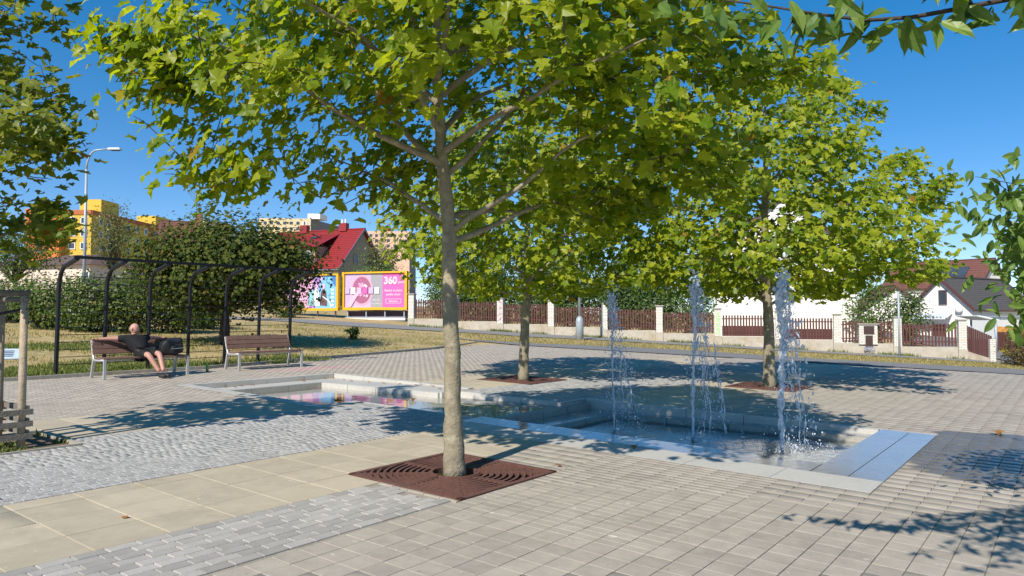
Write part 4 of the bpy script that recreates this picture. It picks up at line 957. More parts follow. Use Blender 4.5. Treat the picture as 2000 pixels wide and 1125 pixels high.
ps = quad(MB(), .15, wd*.62, .15, 2.31, .012).build('poster', m_lil, bb); quad(MB(), wd*.44, wd*.62, .15, 2.31, .006).build('poster_field', m_gry, ps); quad(MB(), wd*.62, wd-.15, .15, 2.31, .012).build('poster', m_pink, bb)
disc(wd*.30,1.25,.78,.98,.0).build('pizza', m_crust, ps); disc(wd*.30,1.25,.66,.84,-.010).build('pizza', m_sauce, ps)
rd_ = random.Random(4)
for k in range(26):
    q = rd_.uniform(0,6.28); rr = rd_.uniform(.1,.72)**.7; disc(wd*.30+.62*rr*math.cos(q), 1.25+.78*rr*math.sin(q), rd_.uniform(.04,.11), rd_.uniform(.04,.11), -.020-.001*k, 10).build('topping', rd_.choice([m_lpink,m_wht,m_pink,m_lil,m_crust]), ps)
poly([(.32,.18),(.62,.18),(1.02,.78),(1.35,1.18),(1.30,1.30),(1.1,1.2),(.95,1.05),(.62,.80)], -.055).build('hand', m_hand, ps)
for k in range(6): quad(MB(), .2+.42*k, .52+.42*k, 1.02, 1.42, -.05).build('ingredient_tile', (m_lil,m_wht,m_lpink,m_pink,m_lil,m_wht)[k], ps)
x0 = wd*.64
text('360', .62, (x0,-.006,1.62), m_wht, bb, outline=True); text('pizza', .24, (x0+1.0,-.012,1.66), m_wht, bb); text('Sestav si pizzu', .215, (x0+.66,-.006,1.15), m_wht, bb, align='CENTER'); text('podle chuti', .215, (x0+.66,-.006,.90), m_wht, bb, align='CENTER')
text('360.pizza', .17, (x0+.66,-.006,.49), m_wht, bb, align='CENTER'); text('Víc než', .16, (wd*.53,-.006,.58), m_wht, bb, align='CENTER'); text('tisíc kombinací', .12, (wd*.53,-.006,.36), m_wht, bb, align='CENTER')
mb = MB(); [mb.box(c_, s_) for c_, s_ in (((x0+.66,.0,.42),(1.05,.01,.018)),((x0+.66,.0,.68),(1.05,.01,.018)),((x0+.135,.0,.55),(.018,.012,.27)),((x0+1.185,.0,.55),(.018,.012,.27)))]; mb.build('button_outline', m_wht, bb)
gz_ = h((a.x+b.x)/2, 45.8)-a.z
for k in range(4): MB().box((.35+(wd-.6)*k/3,.06,gz_/2-.03), (.07,.07,-gz_)).build('leg', m_galv, bb)
for z_ in (gz_+.14,): MB().box((wd/2,.02,z_), (wd-.4,.04,.05)).build('lattice_rail', m_galv, bb)
MB().box((wd/2,.02,gz_+.03), (wd-.3,.12,.14)).build('plinth', m_white, bb)
MB().box((wd/2,.35,gz_/2), (wd-.3,.02,-gz_*.8)).build('dark_mesh', m_dk, bb)
a, b = at(545,607,48.0), at(662,606.4,46.2)
bc, wd = billboard('pink and blue billboard half hidden behind the dark globe maple', (a.x,a.y), (b.x,b.y), a.z, 2.34)
ps = quad(MB(), .15, wd-.15, .15, 2.26, .012).build('poster', m_lpink, bc)
poly([(wd*.62,.16),(wd-.15,.16),(wd-.15,2.25),(wd*.74,2.25),(wd*.66,1.4)], .0).build('poster_field', m_sky, ps); poly([(wd*.5,.16),(wd*.63,.16),(wd*.70,2.25),(wd*.60,2.25)], .004).build('poster_field', m_viol, ps)
poly([(wd*.90,1.7),(wd*.94,1.5),(wd-.17,1.75),(wd-.17,2.2),(wd*.88,2.2)], -.01).build('badge', m_deep, ps)
for x, mm, mm2 in ((wd*.63,m_wht,m_hand),(wd*.75,m_black2,m_hand),(wd*.55,m_teal,m_hand)):
    poly([(x-.28,.35),(x+.28,.3),(x+.2,1.2),(x,1.45),(x-.2,1.2)], -.02).build('printed_figure', mm, ps); disc(x,1.55,.13,.18,-.03,14).build('printed_face', mm2, ps)
text('internet', .26, (.95,-.012,.62), m_wht, bc)
for k in range(5): quad(MB(), wd*.87, wd*.87+.22, .3+.24*k, .42+.24*k, -.012).build('lettering', m_wht, ps)
MB().tube([(wd*.74,-.02,.9),(wd*.84,-.02,.6),(wd*.88,-.02,.2)], .04, 5).build('swoosh', m_wht, ps)
gz_ = h((a.x+b.x)/2, 47)-a.z
for k in range(4): MB().box((.3+(wd-.6)*k/3,.06,gz_/2-.03), (.08,.08,-gz_)).build('leg', m_dk, bc)

# ------------------------------------------------------------------ houses
def courses(mb, p0, p1, q0, q1, n, lift=.03):
    """roof plane from eave p0-p1 to ridge q0-q1 as n overlapping tile courses"""
    p0, p1, q0, q1 = map(Vector, (p0,p1,q0,q1)); nrm = (p1-p0).cross(q0-p0).normalized()
    if nrm.z < 0: nrm = -nrm
    for k in range(n):
        a0, a1 = p0.lerp(q0, k/n), p1.lerp(q1, k/n); b0, b1 = p0.lerp(q0, (k+1)/n), p1.lerp(q1, (k+1)/n)
        mb.add([a0+nrm*lift, a1+nrm*lift, b1, b0, a0, a1], [(0,1,2,3),(4,5,1,0)])
    mb.add([p0,p1,q1,q0], [(3,2,1,0)])
def gable(name, label, loc, rz, L, W, hw, rise, mw, mr, over=.35, n=14, trim=None, lift=.03):
    """ridge along +x from the gable at x=0, width along y"""
    t = thing(name, label, 'house', loc, rz)
    wl = MB(); wl.add([(0,-W/2,-2),(L,-W/2,-2),(L,W/2,-2),(0,W/2,-2),(0,-W/2,hw),(L,-W/2,hw),(L,W/2,hw),(0,W/2,hw),(0,0,hw+rise),(L,0,hw+rise)], [(0,1,5,4),(2,3,7,6),(3,0,4,8,7),(1,2,6,9,5),(4,5,9,8),(6,7,8,9)])
    wl.build('wall', mw, t)
    sl = rise/(W/2); o = over; ze = hw-sl*o
    rf = MB()
    for s_ in (-1,1): courses(rf, (-o,s_*(W/2+o),ze+.10), (L+o,s_*(W/2+o),ze+.10), (-o,0,hw+rise+.10), (L+o,0,hw+rise+.10), n, lift)
    r = rf.build('roof', mr, t)
    MB().bar((-o-.02,0,hw+rise+.14), (L+o+.02,0,hw+rise+.14), .22, .10).build('ridge_cap', mr, r)
    for s_ in (-1,1):
        for x in (-o, L+o): MB().bar((x,s_*(W/2+o),ze+.02), (x,0,hw+rise+.02), .05, .2).build('verge_board', trim or m_maroon, r)
        MB().bar((-o,s_*(W/2+o+.04),ze), (L+o,s_*(W/2+o+.04),ze), .1, .1).build('gutter', trim or m_maroon, r)
    return t, r
def window(parent, c, w_, h_, nrm, frame=m_white, d=.06, fr=.08):
    """window on a wall: frame and recessed-looking pane; nrm is the wall normal in local xy"""
    a = math.atan2(nrm[1], nrm[0])+math.pi/2; Mz = Matrix.Rotation(a, 3, 'Z'); n_ = Vector((nrm[0],nrm[1],0))
    f = MB()
    for dx, dz, sx, sz in ((0,h_/2-fr/2,w_,fr),(0,-h_/2+fr/2,w_,fr),(-w_/2+fr/2,0,fr,h_-2*fr),(w_/2-fr/2,0,fr,h_-2*fr)): f.box(Vector(c)+Mz@Vector((dx,0,dz)), (sx,d*2,sz), Mz)
    wo = f.build('window', frame, parent); MB().box(Vector(c), (w_-2*fr,d,h_-2*fr), Mz).build('pane', m_glass, wo); return wo
m_redroof = M('red_metal_tile', (.27,.03,.032), .45, .10, 4, .25, 12); m_tanwall = M('grey_tan_render', (.32,.28,.20), .9, .06, 3); m_red2 = M('old_red_tile', (.165,.07,.055), .8, .2, 4, .3, 20)
# red roofed house
apex = at(707,446,80); gx0, gy0 = apex.x, apex.y; gz0 = h(gx0, gy0)
rh, rf = gable('red_roof_house', 'house with bright red tiled roof and long dormer behind the billboards', (gx0,gy0,gz0), math.atan2(.38,-.925), 11, 8.6, apex.z-gz0-4.4, 4.25, m_tanwall, m_redroof, .4, 20, trim=M('grey_verge', (.16,.17,.20), .6))
hw = apex.z-gz0-4.4
for y, z in ((1.2,hw+.9),(-1.9,hw+.8),(3.0,hw-1.2),(0,hw-1.6)): window(rh, (-.02,y,z), .75, 1.0, (-1,0), m_tanwall)
dm = MB().box((5.9,2.9,hw+1.15), (6.2,2.6,2.1)).build('dormer', m_tanwall, rh)
drf = MB(); courses(drf, (2.5,4.55,hw+2.1), (9.4,4.55,hw+2.1), (2.5,.45,hw+3.85), (9.4,.45,hw+3.85), 9, .04); drf.add([(2.5,4.55,hw+1.95),(9.4,4.55,hw+1.95),(9.4,.45,hw+3.7),(2.5,.45,hw+3.7)],[(0,1,2,3)]); drf.build('dormer_roof', m_redroof, rf)
MB().tube([(2.9,4.25,hw+2.0),(2.9,4.25,hw+.2)], .06, 8).build('downpipe', m_redroof, rh)
for x in (2.3,7.6):
    ch = MB().box((x,.1,hw+4.6), (.95,.6,.9)).build('chimney', m_redroof, rf)
    for q in (-.22,.22): MB().tube([(x+q,.1,hw+5.0),(x+q,.1,hw+5.5)], .1, 8).build('flue', m_white, ch)
MB().box((5.0,1.75,hw+3.42), (.8,.5,.08), Matrix.Rotation(R(-25),3,'X')).build('skylight', m_glass, rf)
for x in (4.2,6.6): window(rh, (x,4.21,hw+1.2), 1.2, 1.1, (0,1), m_white)
# white house behind the fence
p0 = at(1395,600,44.5); p1 = at(1675,600,42.0); mid = (p0+p1)/2; d = p1-p0; wz = h(mid.x, mid.y)
wh, wr = gable('white_house', 'large white rendered gable house behind the picket fence and plane tree', (mid.x,mid.y,wz), math.atan2(d.x,-d.y), 9, Vector((d.x,d.y)).length, 5.0, 3.6, m_white, m_red2, .25, 12)
window(wh, (-.02,-1.6,6.4), .9, 1.1, (-1,0), m_white)
# small gabled house with dark roof at right
ap = at(1837,541,57); gzr = h(ap.x, ap.y)
rz_r = math.atan2(.52,.85)
sh, sr = gable('dark_roof_house', 'small white gabled house with dark shingle roof and banner at right', (ap.x,ap.y,gzr), rz_r, 9.5, 4.6, ap.z-gzr-2.35, 2.25, m_white, m_soot, .3, 16, lift=.015)
hw = ap.z-gzr-2.35
window(sh, (-.03,-.15,hw+.75), .62, 1.15, (-1,0), m_black2, .05, .05)
bn = MB().box((-.5,.55,hw-.62), (.9,2.9,.06), Matrix.Rotation(R(-24),3,'Y')).build('canopy', m_white, sh)
MB().box((-.98,.55,hw-.72), (.02,2.7,.42)).build('banner', M('banner_cloth', (.62,.68,.76), .7, .15, 8), sh)
for k in range(9): MB().box((-.995,1.7-.27*k,hw-.78), (.012,.16,.07)).build('banner_print', m_ink, sh)
MB().lathe([(.30,0),(.26,.05),(.10,.10),(.02,.11)], 16).build('satellite_dish', m_white, sh, smooth=True, loc=(-.25,-1.45,hw-.15)).rotation_euler = (0, R(-80), 0)
MB().box((-.03,.2,hw-2.4), (.08,1.1,2.1)).build('door', m_maroon, sh)
MB().tube([(-.35,1.75,-1),(-.35,1.75,hw+.4)], .05, 8).build('downpipe', m_galv, sh)
# taller house behind it, with solar panels
ap = at(1937,505,78); gzq = h(ap.x, ap.y); hb_ = ap.z-gzq-2.9
th, tr_ = gable('solar_roof_house', 'white gable house with red tiled roof carrying solar panels at far right', (ap.x,ap.y,gzq), math.atan2(.82,-.57), 10, 6.4, hb_, 2.8, m_white, m_red2, .35, 12)
sl = 2.8/3.2
for k in range(3): MB().box((2.2+1.1*k,1.75,hb_+2.8-sl*1.75+.26), (1.0,1.75,.06), Matrix.Rotation(-math.atan(sl),3,'X')).build('solar_panel', m_glass, tr_)
# grey house between white house and dark roof house
ap = at(1795,560,66); gq = h(ap.x, ap.y)
gable('red_roof_cottage', 'pale house with old red roof glimpsed between the two white houses', (ap.x-2.2,ap.y,gq), R(75), 8, 6, ap.z-gq-2.2, 2.2, m_white, m_red2, .3, 10)
# low pale building left
a = at(66,520,62); b = at(176,520,60); g0 = h(a.x,a.y)
lo = thing('low_house', 'low pale pink house with brown hipped roof behind the left shrubs', 'house', (a.x,a.y,g0), math.atan2(b.y-a.y,b.x-a.x)); Lw = (b-a).length; zt = a.z-g0
MB().box((Lw/2-2,3,zt/2-.5), (Lw+4,6,zt+1)).build('wall', M('pale_pink_render', (.66,.54,.46), .9, .04, 2), lo)
rf = MB(); e = .4; A_ = [(-4-e,-e,zt),(Lw+e,-e,zt),(Lw+e,6+e,zt),(-4-e,6+e,zt)]; rf.add(A_+[(0,3,zt+1.15),(Lw-2.6,3,zt+1.15)], [(0,1,5,4),(1,2,5),(2,3,4,5),(3,0,4),(3,2,1,0)]); rf.build('roof', M('brown_roof', (.13,.085,.07), .8, .15, 5, .3, 15), lo)
window(lo, (Lw*.93,-.03,zt-1.1), .9, 1.1, (0,-1), m_white)
# brick red roof glimpsed over the globe maple
ap = at(318,433,95); gq = h(ap.x, ap.y)
bh, br_ = gable('brown_roof_house', 'house with brown tiled roof and brick chimney showing above the globe maple', (ap.x,ap.y,gq), R(18), 4.2, 7, ap.z-gq-3.4, 3.4, m_tanwall, m_red2, .4, 12)
MB().box((4.4,-.6,ap.z-gq+.2), (.9,.8,1.9)).build('chimney', M('chimney_brick', (.30,.14,.09), .9, .2, 9), br_)

# ------------------------------------------------------------------ far apartment blocks
def block(name, label, corner, ztop, A, LA, B, LB, mA, mB, st=2.8, ns=5, colsA=(), colsB=(), roofs=(), band=None, wsz=(1.5,1.45), pane_only=False):
    c_ = Vector((corner[0], corner[1], 0)); A = Vector((*A,0)).normalized(); B = Vector((*B,0)).normalized(); z0 = h(corner[0], corner[1])-3
    t = thing(name, label, 'building', (corner[0],corner[1],ztop), 0, 'apartment blocks on the hill'); zb = z0-ztop
    nA = Vector((A.y,-A.x,0)); nA = nA if nA.dot(B) < 0 else -nA; nB = Vector((B.y,-B.x,0)); nB = nB if nB.dot(A) < 0 else -nB
    P = [Vector((0,0,0)), A*LA, A*LA+B*LB, B*LB]
    MB().add([p+Vector((0,0,zb)) for p in P]+P, [(0,1,5,4),(1,2,6,5),(2,3,7,6),(4,5,6,7)]).build('wall', mA, t)
    MB().add([Vector((0,0,zb))+nB*.02, B*LB+Vector((0,0,zb))+nB*.02, B*LB+nB*.02, nB*.02], [(0,1,2,3)]).build('end_wall', mB, t)
    if band:
        MB().bar(P[1]+Vector((0,0,-.5)), nA*.0+Vector((0,0,-.5)), .4, 1.0).build('parapet', band, t); MB().bar(Vector((0,0,-.5)), P[3]+Vector((0,0,-.5)), .4, 1.0).build('parapet', band, t)
    for nrm, D, cols in ((nA, A, colsA), (nB, B, colsB)):
        for x in cols:
            for s_ in range(ns):
                c0 = D*x+Vector((0,0,-2.3-st*s_))+nrm*.06
                if pane_only:
                    a_ = math.atan2(nrm.y,nrm.x)+math.pi/2; MB().box(c0, (wsz[0],.12,wsz[1]), Matrix.Rotation(a_,3,'Z')).build('window', m_glass, t)
                else: window(t, c0, wsz[0], wsz[1], (nrm.x,nrm.y), m_white, .08, .16)
    for (x, y, l_, w_, hh, mm) in roofs:
        MB().add([A*x+B*y, A*(x+l_)+B*y, A*(x+l_)+B*(y+w_), A*x+B*(y+w_)]+[q+Vector((0,0,hh)) for q in (A*x+B*y, A*(x+l_)+B*y, A*(x+l_)+B*(y+w_), A*x+B*(y+w_))], [(0,1,5,4),(1,2,6,5),(2,3,7,6),(3,0,4,7),(4,5,6,7)]).build('roof_house', mm, t)
    return t
m_yel = M('yellow_render', (.62,.42,.07), .9, .04, 1); m_org = M('orange_render', (.62,.19,.05), .9, .04, 1); m_orb = M('brick_orange_render', (.45,.15,.06), .9, .04, 1); m_crm = M('cream_render', (.66,.52,.32), .9, .04, .5); m_gre = M('grey_end_wall', (.22,.22,.23), .9); m_pch = M('peach_render', (.68,.45,.32), .9, .04, .5)
cn = at(179,410,160)
ob = block('apartment_block', 'yellow and orange apartment block behind the street lamp at left', (cn.x,cn.y), cn.z, (-1,.03), 13, (.03,1), 47, m_yel, m_yel, 2.8, 5, (1.6,4.2), (3.5,6.5,14.5,18.5,22.5,27,31.5,36,41), [(1.5,6,5,7,3.3,m_yel),(1.5,30,5,8,2.8,m_yel)], m_orb, (1.5,1.5))
MB().box((-9.5,-.9,-10), (7.5,2.2,20)).build('stair_wing', m_org, ob)
for k in range(3): MB().bar(Vector((.03,1,0))*(10+15*k)+Vector((.1,0,-18)), Vector((.03,1,0))*(10+15*k)+Vector((.1,0,-.5)), 2.5, .3, up=(1,0,0)).build('colour_band', m_orb, ob)
cn = at(607,427,360)
cb = block('apartment_block', 'cream apartment slab with grey end wall seen over the red roof', (cn.x,cn.y), cn.z, (-1,-.08), 25, (.2,.98), 40, m_crm, m_gre, 2.8, 3, (3,6.2,9.4,12.6,15.8,19,22), (), [(-4,1,6,8,2.6,m_white)], None, (1.5,1.4), True)
cn = at(800,452,400)
block('apartment_block', 'peach apartment block between the red roof and the plane tree leaves', (cn.x,cn.y), cn.z, (-1,-.05), 25, (.1,1), 15, m_pch, m_gre, 2.8, 4, (2,5,8,11.5,15,18,21,23.5), (), [(12,0.1,4.5,8,2.6,m_orb)], None, (1.5,1.4), True)
cn = at(403,431,300)
block('apartment_block', 'small cream block top showing above the globe maple', (cn.x,cn.y), cn.z, (-1,-.06), 6.5, (.25,.97), 16, m_crm, m_crm, 2.8, 2, (), (5,9), (), None, (1.5,1.4), True)

# ------------------------------------------------------------------ planting
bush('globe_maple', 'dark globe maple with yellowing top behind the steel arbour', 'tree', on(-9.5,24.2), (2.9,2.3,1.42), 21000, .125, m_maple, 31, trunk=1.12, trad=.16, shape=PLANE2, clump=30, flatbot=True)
for k, (px, Yb, r_, n_, mm, lb) in enumerate([(95,27.5,(1.2,1.1,.95),3000,m_shrub,'broad olive shrub left of the first arbour post'),(180,27,(1.1,1.0,1.1),3000,m_shrub,'green shrub seen through the first arbour bay'),(262,27.5,(1.1,1.0,1.15),3000,m_shrub,'tall shrub behind the seated man'),(335,28,(1.0,1.0,.95),2600,m_shrub,'shrub behind the middle arbour posts'),
        (20,30,(1.4,1.2,1.0),2600,m_shrub,'shrub at the far left edge of the lawn'),(390,31,(1.0,.9,.7),1800,m_green,'low green shrub beside the dark maple trunk'),(560,44,(1.3,.8,.65),1600,m_shrub,'rough low shrub under the left billboard')]):
    p = at(px, 600, Yb); bush('shrub', lb, 'shrub', on(p.x,Yb,-.05), (r_[0]*1.08,r_[1],r_[2]), int(n_*1.5), .12, mm, 40+k, group='shrubs on the lawn')
bush('small_shrub', 'single small dark shrub on the dry lawn right of the empty bench', 'shrub', on(-6.29,28.9,-.05), (.30,.28,.26), 420, .09, m_green, 60)
p = at(218,500,44); bush('slim_tree', 'slender olive-green tree in front of the yellow apartment block', 'tree', on(p.x,44), (1.35,1.3,2.0), 2600, .13, m_olive, 61, trunk=2.6, trad=.06)
p = at(30,520,40); bush('dark_tree', 'dark leafy tree behind the staked tree at far left', 'tree', on(p.x,40), (2.3,2,1.6), 3600, .16, m_shrub, 62, trunk=1.7, trad=.12)
p = at(383,430,50); st = thing('sapling', 'nearly bare thin treetop against the sky above the maple', 'tree', on(p.x,50))
rg_ = random.Random(8); sg_ = [([(0,0,0),(.05,0,4),(0,0,8.3)], [.06,.04,.008])]
for k in range(12): z = 5.2+.25*k; a_ = rg_.uniform(0,6.3); sg_.append(([(0,0,z),(.35*math.cos(a_),.3*math.sin(a_),z+.35),(.62*math.cos(a_),.5*math.sin(a_),z+.8)], [.014,.01,.005]))
tubes_np('trunk', sg_, m_twig, st)
g_ = np.random.default_rng(8); lp = np.array([[*np.array(s_[0][2])] for s_ in sg_[1:] for _ in range(3)])+g_.normal(size=(36,3))*.15; leaves_mesh('foliage', lp, g_.normal(size=(36,3)), np.full(36,.12), RHOMB, m_shrub, st, g_, centre=False)
for k, (px, Yb, r_, n_, mm, lb) in enumerate([(880,42.5,(1.6,1.0,1.25),4600,m_hedge,'dark hedge bush behind the fence left of the slim tree trunk'),(960,42,(1.5,1.0,1.25),4600,m_hedge,'hedge bush behind the pink-sprayed pillar'),(1045,41.5,(1.5,1.0,1.35),4600,m_hedge,'hedge bush behind the fence at the slim tree trunk'),
        (1120,41,(1.5,1.0,1.4),4600,m_hedge,'bright hedge bush behind the grey lamp post'),(1200,40.5,(1.4,1.0,1.35),4600,m_hedge,'hedge bush behind the left water jet'),(1275,40,(1.4,1.0,1.3),4600,m_hedge,'hedge bush behind the fence left of the middle jet'),(1350,39.5,(1.35,1.0,1.5),2800,m_green,'bright green bush at the corner of the white house'),
        (1705,40.5,(1.3,1.0,1.5),2600,m_green,'green conifer-like shrub right of the white house wall'),(1775,41,(1.0,.9,1.2),2000,m_hedge,'shrub behind the fence beside the bare post')]):
    p = at(px, 600, Yb); bush('hedge_bush', lb, 'bush', on(p.x,Yb,.1), (r_[0]*1.05,r_[1],r_[2]*1.25), n_, .16, mm, 70+k, group='hedge behind the picket fence')
for px, Yb, r_, lb in ((930,52,(3.0,2.2,2.6),'dark broad garden tree far behind the left fence panels'),(1090,54,(3.0,2.2,2.5),'garden tree behind the grey lamp post'),(1250,52,(3.0,2.2,2.7),'garden tree left of the white house')):
    p = at(px, 560, Yb); bush('garden_tree', lb, 'tree', on(p.x,Yb), r_, 6500, .24, m_hedge, int(px), trunk=.9, trad=.15, group='garden trees behind the hedge')
p = at(715,520,62); bush('vine_hedge', 'green creeper hedge showing above the right billboard', 'hedge', on(p.x,62), (3.6,1.0,1.95), 4200, .2, m_green, 81)
p = at(745,520,66); bush('garden_tree', 'grey-olive garden tree beside the red roofed house', 'tree', on(p.x,66), (1.7,1.5,1.8), 2400, .2, m_olive, 82, trunk=2.6)
p = at(1973,676,36); bush('yellow_bush', 'low yellow bush at the foot of the far right fence', 'bush', on(p.x,36,-.1), (.45,.4,.28), 500, .08, m_yell, 83)
p = at(1996,650,30); bush('bronze_shrub', 'bronze-green shrub at the right picture edge', 'shrub', on(p.x,30,-.1), (.75,.8,.85), 1700, .10, m_rusty, 84)
# carport post and board fence at far right
cf = thing('board_fence', 'maroon board fence with timber stacked behind, at far right', 'fence', (0,0,0)); a = at(1948,660,40); b = at(2040,660,39)
for k in range(18):
    c_ = a.lerp(b, (k+.5)/18); MB().box((c_.x,c_.y,h(c_.x,c_.y)+.55), (.125,.025,1.05)).build('board', m_picket, cf)
MB().bar((a.x,a.y+.2,h(a.x,a.y)+1.2), (b.x,b.y+.2,h(b.x,b.y)+1.2), .3, .35).build('timber_stack', M('stacked_timber', (.45,.22,.06), .9, .35, 8), cf)
cp = thing('carport', 'light translucent carport roof on blue-grey posts at far right', 'carport', (0,0,0)); a = at(1897,640,41); b = at(1945,640,38.5)
for q in (a, b): MB().tube([(q.x,q.y,h(q.x,q.y)-.1),(q.x,q.y,h(q.x,q.y)+1.75)], .06, 10).build('post', m_galv, cp, smooth=True)
for k in range(12):
    c_ = a.lerp(b, (k+.5)/12); MB().box((c_.x,c_.y+.6,h(b.x,b.y)+1.85), (.26,1.6,.04), Matrix.Rotation(R(8),3,'X')).build('roof_sheet', m_white, cp)

# lawn tufts and weeds
def blades(name, pts_, hgt, mat, seed):
    rg = np.random.default_rng(seed); n = len(pts_); P = np.asarray(pts_); a = rg.uniform(0,6.28,n); hh = hgt*rg.uniform(.4,1.3,n); ln = rg.normal(size=(n,2))*.35*hh[:,None]; wd_ = rg.uniform(.004,.010,n)*(hgt/.1)**.5*2.2
    d = np.stack([np.cos(a)*wd_, np.sin(a)*wd_, np.zeros(n)], 1); top = P+np.column_stack([ln, hh])
    V = np.stack([P-d, P+d, top], 1).reshape(-1,3); return npmesh(name, V, np.arange(3*n).reshape(-1,3), mat, kind='stuff')
n = 46000; u = rng.uniform(-2,25,n); v = rng.uniform(16.35,32,n); x, y = S*u-C*v, C*u+S*v; ok = (v > vk(u)+.08) & (y < 37.5) & (np.abs(x) < .76*y) ; x, y = x[ok], y[ok]
cl = np.sin(x*1.7+np.sin(y*1.3)*2)+np.sin(y*2.3+x*.7); keep = cl+rng.uniform(-1.2,1.2,len(x)) > -.3; x, y = x[keep], y[keep]
o = blades('lawn_grass', np.stack([x, y, H(x,y)-.02], 1), .075, m_blade, 1); o['label'] = 'short dry yellowing grass of the lawn'
n = 15000; s_ = rng.uniform(0,1,n); ww = rng.uniform(0,1,n)**1; lo_ = np.array([(-1.2,31.9),(5.1,30.44),(12.93,29.24),(19.72,28.3),(26,27.5)]); hi_ = np.array([(-3.9,36.4),(5.82,34.6),(14.4,32.6),(20.05,31.2),(26,30.5)])
t_ = np.linspace(0,1,5); L0 = np.stack([np.interp(s_,t_,lo_[:,0]), np.interp(s_,t_,lo_[:,1])],1); H0 = np.stack([np.interp(s_,t_,hi_[:,0]), np.interp(s_,t_,hi_[:,1])],1); q = L0*(1-ww[:,None])+H0*ww[:,None]
o = blades('verge_grass', np.column_stack([q, H(q[:,0],q[:,1])-.02]), .09, m_blade, 2); o['label'] = 'dry grass strip along the far street'
m_weed = leafmat('weed_blade', (.07,.12,.025), (.22,.25,.06), None, trans=.3, rough=.7)
n = 5200; s_ = rng.uniform(0,1,n); cl = np.sin(s_*37)+np.sin(s_*71+1)+rng.uniform(-.8,.8,n) > .1; s_ = s_[cl]; q = np.array(FA)[None]*(1-s_[:,None])+np.array(FB)[None]*s_[:,None]+np.array(fn)[None]*rng.uniform(.15,.40,(len(s_),1))
o = blades('wall_weeds', np.column_stack([q, H(q[:,0],q[:,1])-.02]), .16, m_weed, 3); o['label'] = 'weeds along the foot of the fence wall'
n = 1500; u = rng.uniform(PIT[0],PIT[1],n); v = rng.uniform(PIT[2],PIT[3],n); k = np.sin(u*9)+np.sin(v*11+u*4) > .5; u, v = u[k], v[k]
o = blades('bed_weeds', np.stack([S*u-C*v, C*u+S*v, SV*v-.02], 1), .07, m_weed, 4); o['label'] = 'weeds in the soil bed of the staked tree'
n = 26000; u = rng.uniform(4.0,13.5,n); v = rng.uniform(16.6,24,n); k = np.sin(u*.9+np.sin(v*.8)*1.5)+np.sin(v*1.1+1)+rng.uniform(-.7,.7,n) > .25; u, v = u[k], v[k]; x, y = S*u-C*v, C*u+S*v
o = blades('green_lawn_grass', np.stack([x, y, H(x,y)-.02], 1), .10, m_weed, 6); o['label'] = 'greener grass of the lawn behind the arbour'
n = 5000; u = rng.uniform(5.8,12.8,n); v = rng.uniform(16.45,17.3,n); k = np.sin(u*5)+np.sin(v*9+u*3)+rng.uniform(-.6,.6,n) > .2; u, v = u[k], v[k]; x, y = S*u-C*v, C*u+S*v
o = blades('arbour_weeds', np.stack([x, y, H(x,y)-.02], 1), .13, m_weed, 5); o['label'] = 'green weeds at the foot of the arbour'

# ------------------------------------------------------------------ cherry tree reaching in from the right
ct = thing('cherry_tree', 'cherry tree with drooping pointed leaves reaching in from the right', 'tree', on(5.3,4.3,-.05))
O_ = Vector(ct.location)
MB().tube([(0,0,0),(.02,0,1.0),(0,.02,2.0),(-.05,0,2.7),(0,0,3.8)], [.13,.11,.10,.08,.04], 12).build('trunk', m_dbark, ct, smooth=True)
g_ = np.random.default_rng(77); LP, LT, LS, LN = [], [], [], []
def sprig(path, rad, nleaf, ls, t0=.0, jit=.05, hang=1.0):
    pth = [Vector(p)-O_ for p in path]; MB().tube(pth, [rad*(1-.75*k/(len(pth)-1)) for k in range(len(pth))], 7, cap=False).build('branch', m_dbark, ct, smooth=True)
    for k in range(nleaf):
        f_ = t0+(1-t0)*(k+g_.uniform(0,1))/nleaf; f_ *= len(pth)-1; i_ = min(int(f_), len(pth)-2); p_ = pth[i_].lerp(pth[i_+1], f_-i_)
        tdir = np.array([g_.normal()*.5, g_.normal()*.5, -hang+g_.normal()*.3]); s_ = ls*g_.uniform(.75,1.2)
        LP.append(np.array(p_)+tdir/np.linalg.norm(tdir)*s_*.55+g_.normal(size=3)*jit*.3); LT.append(tdir); LS.append(s_); LN.append(np.array([-.35,-.7,.25])+g_.normal(size=3)*.55)
main = [O_+Vector((-.05,0,2.6)), O_+Vector((-1.6,-.9,3.1)), at(2040,-15,2.75), at(1900,12,2.75), at(1780,34,2.75), at(1690,40,2.75), at(1600,28,2.75), at(1500,12,2.8), at(1370,-6,2.85)]
sprig(main, .013, 50, .125, .26)
sprig([at(1900,12,2.75), at(1870,-30,2.7), at(1800,-60,2.7)], .008, 10, .12); sprig([at(1690,40,2.75), at(1660,0,2.7), at(1600,-40,2.7)], .007, 9, .12); sprig([at(1560,22,2.8), at(1545,45,2.78), at(1535,62,2.76)], .005, 4, .12)
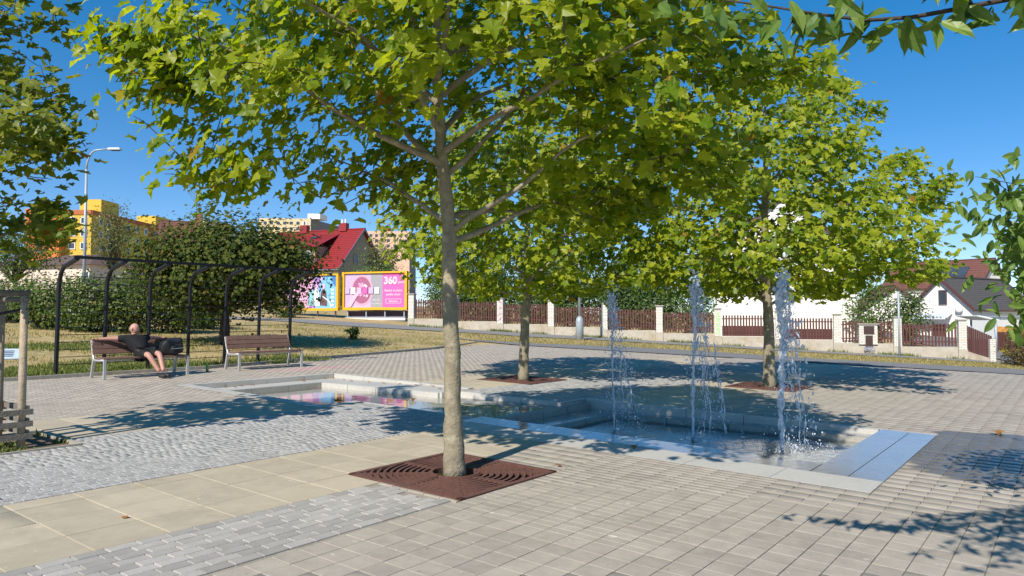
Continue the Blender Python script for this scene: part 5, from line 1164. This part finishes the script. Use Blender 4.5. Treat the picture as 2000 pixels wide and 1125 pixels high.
sprig([at(1330,-30,2.85), at(1300,-10,2.85), at(1285,2,2.85)], .005, 4, .11)
for k, (a, b, c_) in enumerate([((2200,330),(2040,370),(1905,345)),((2200,380),(2060,420),(1930,430)),((2180,440),(2060,470),(1915,455)),((2180,470),(2050,520),(1955,535)),((2180,520),(2070,560),(1965,590)),((2160,400),(2080,440),(1975,395)),((2200,540),(2100,575),(1985,590)),((2200,450),(2090,500),(1990,480))]):
    Yk = 5.2+.35*(k % 4)
    sprig([O_+Vector((0,.2,2.2+.08*k)), at(*a,Yk-.3), at(*b,Yk), at(*c_,Yk)], .008, 70, .115, .50, .45, .8)
    for q_ in range(3):
        f_ = .35+.2*q_; a2 = (b[0]+(c_[0]-b[0])*f_, b[1]+(c_[1]-b[1])*f_); sprig([at(*a2,Yk), at(a2[0]-18+24*q_,a2[1]+22,Yk+.05), at(a2[0]-34+38*q_,a2[1]+52-30*(q_%2),Yk+.1)], .004, 12, .11, .1, .15, .8)
for k in range(28):                                       # the rest of the crown, outside the frame
    a_ = g_.uniform(-2.2,2.4); r_ = g_.uniform(.6,1.75); e_ = O_+Vector((math.cos(a_)*r_, math.sin(a_)*r_, g_.uniform(2.4,4.4)))
    sprig([O_+Vector((0,0,g_.uniform(2.0,3.6))), O_.lerp(e_, .5)+Vector((0,0,1.4)), e_], .012, 22, .11, .35, .2, .7)
for k in range(30):                                       # shading clump above the frame edge, behind the picture's right side
    e_ = Vector((g_.uniform(1.0,2.5), g_.uniform(1.5,2.6), g_.uniform(2.9,3.25)))
    if e_.x < .72*e_.y+.15 and e_.z < 1.62+.45*e_.y: continue
    sprig([O_+Vector((-1.6,-.9,3.1)), (O_+e_)/2*1.0+Vector((0,0,.9)) if False else (O_+Vector((-1.6,-.9,3.1))).lerp(e_, .5), e_], .010, 16, .12, .3, .2, .8)
leaves_mesh('foliage', np.array(LP), np.array(LN), np.array(LS), OVAL, m_cherry, ct, g_, nobj=220, tipdir=np.array(LT), fold=.35, droop=.35, crump=.010)
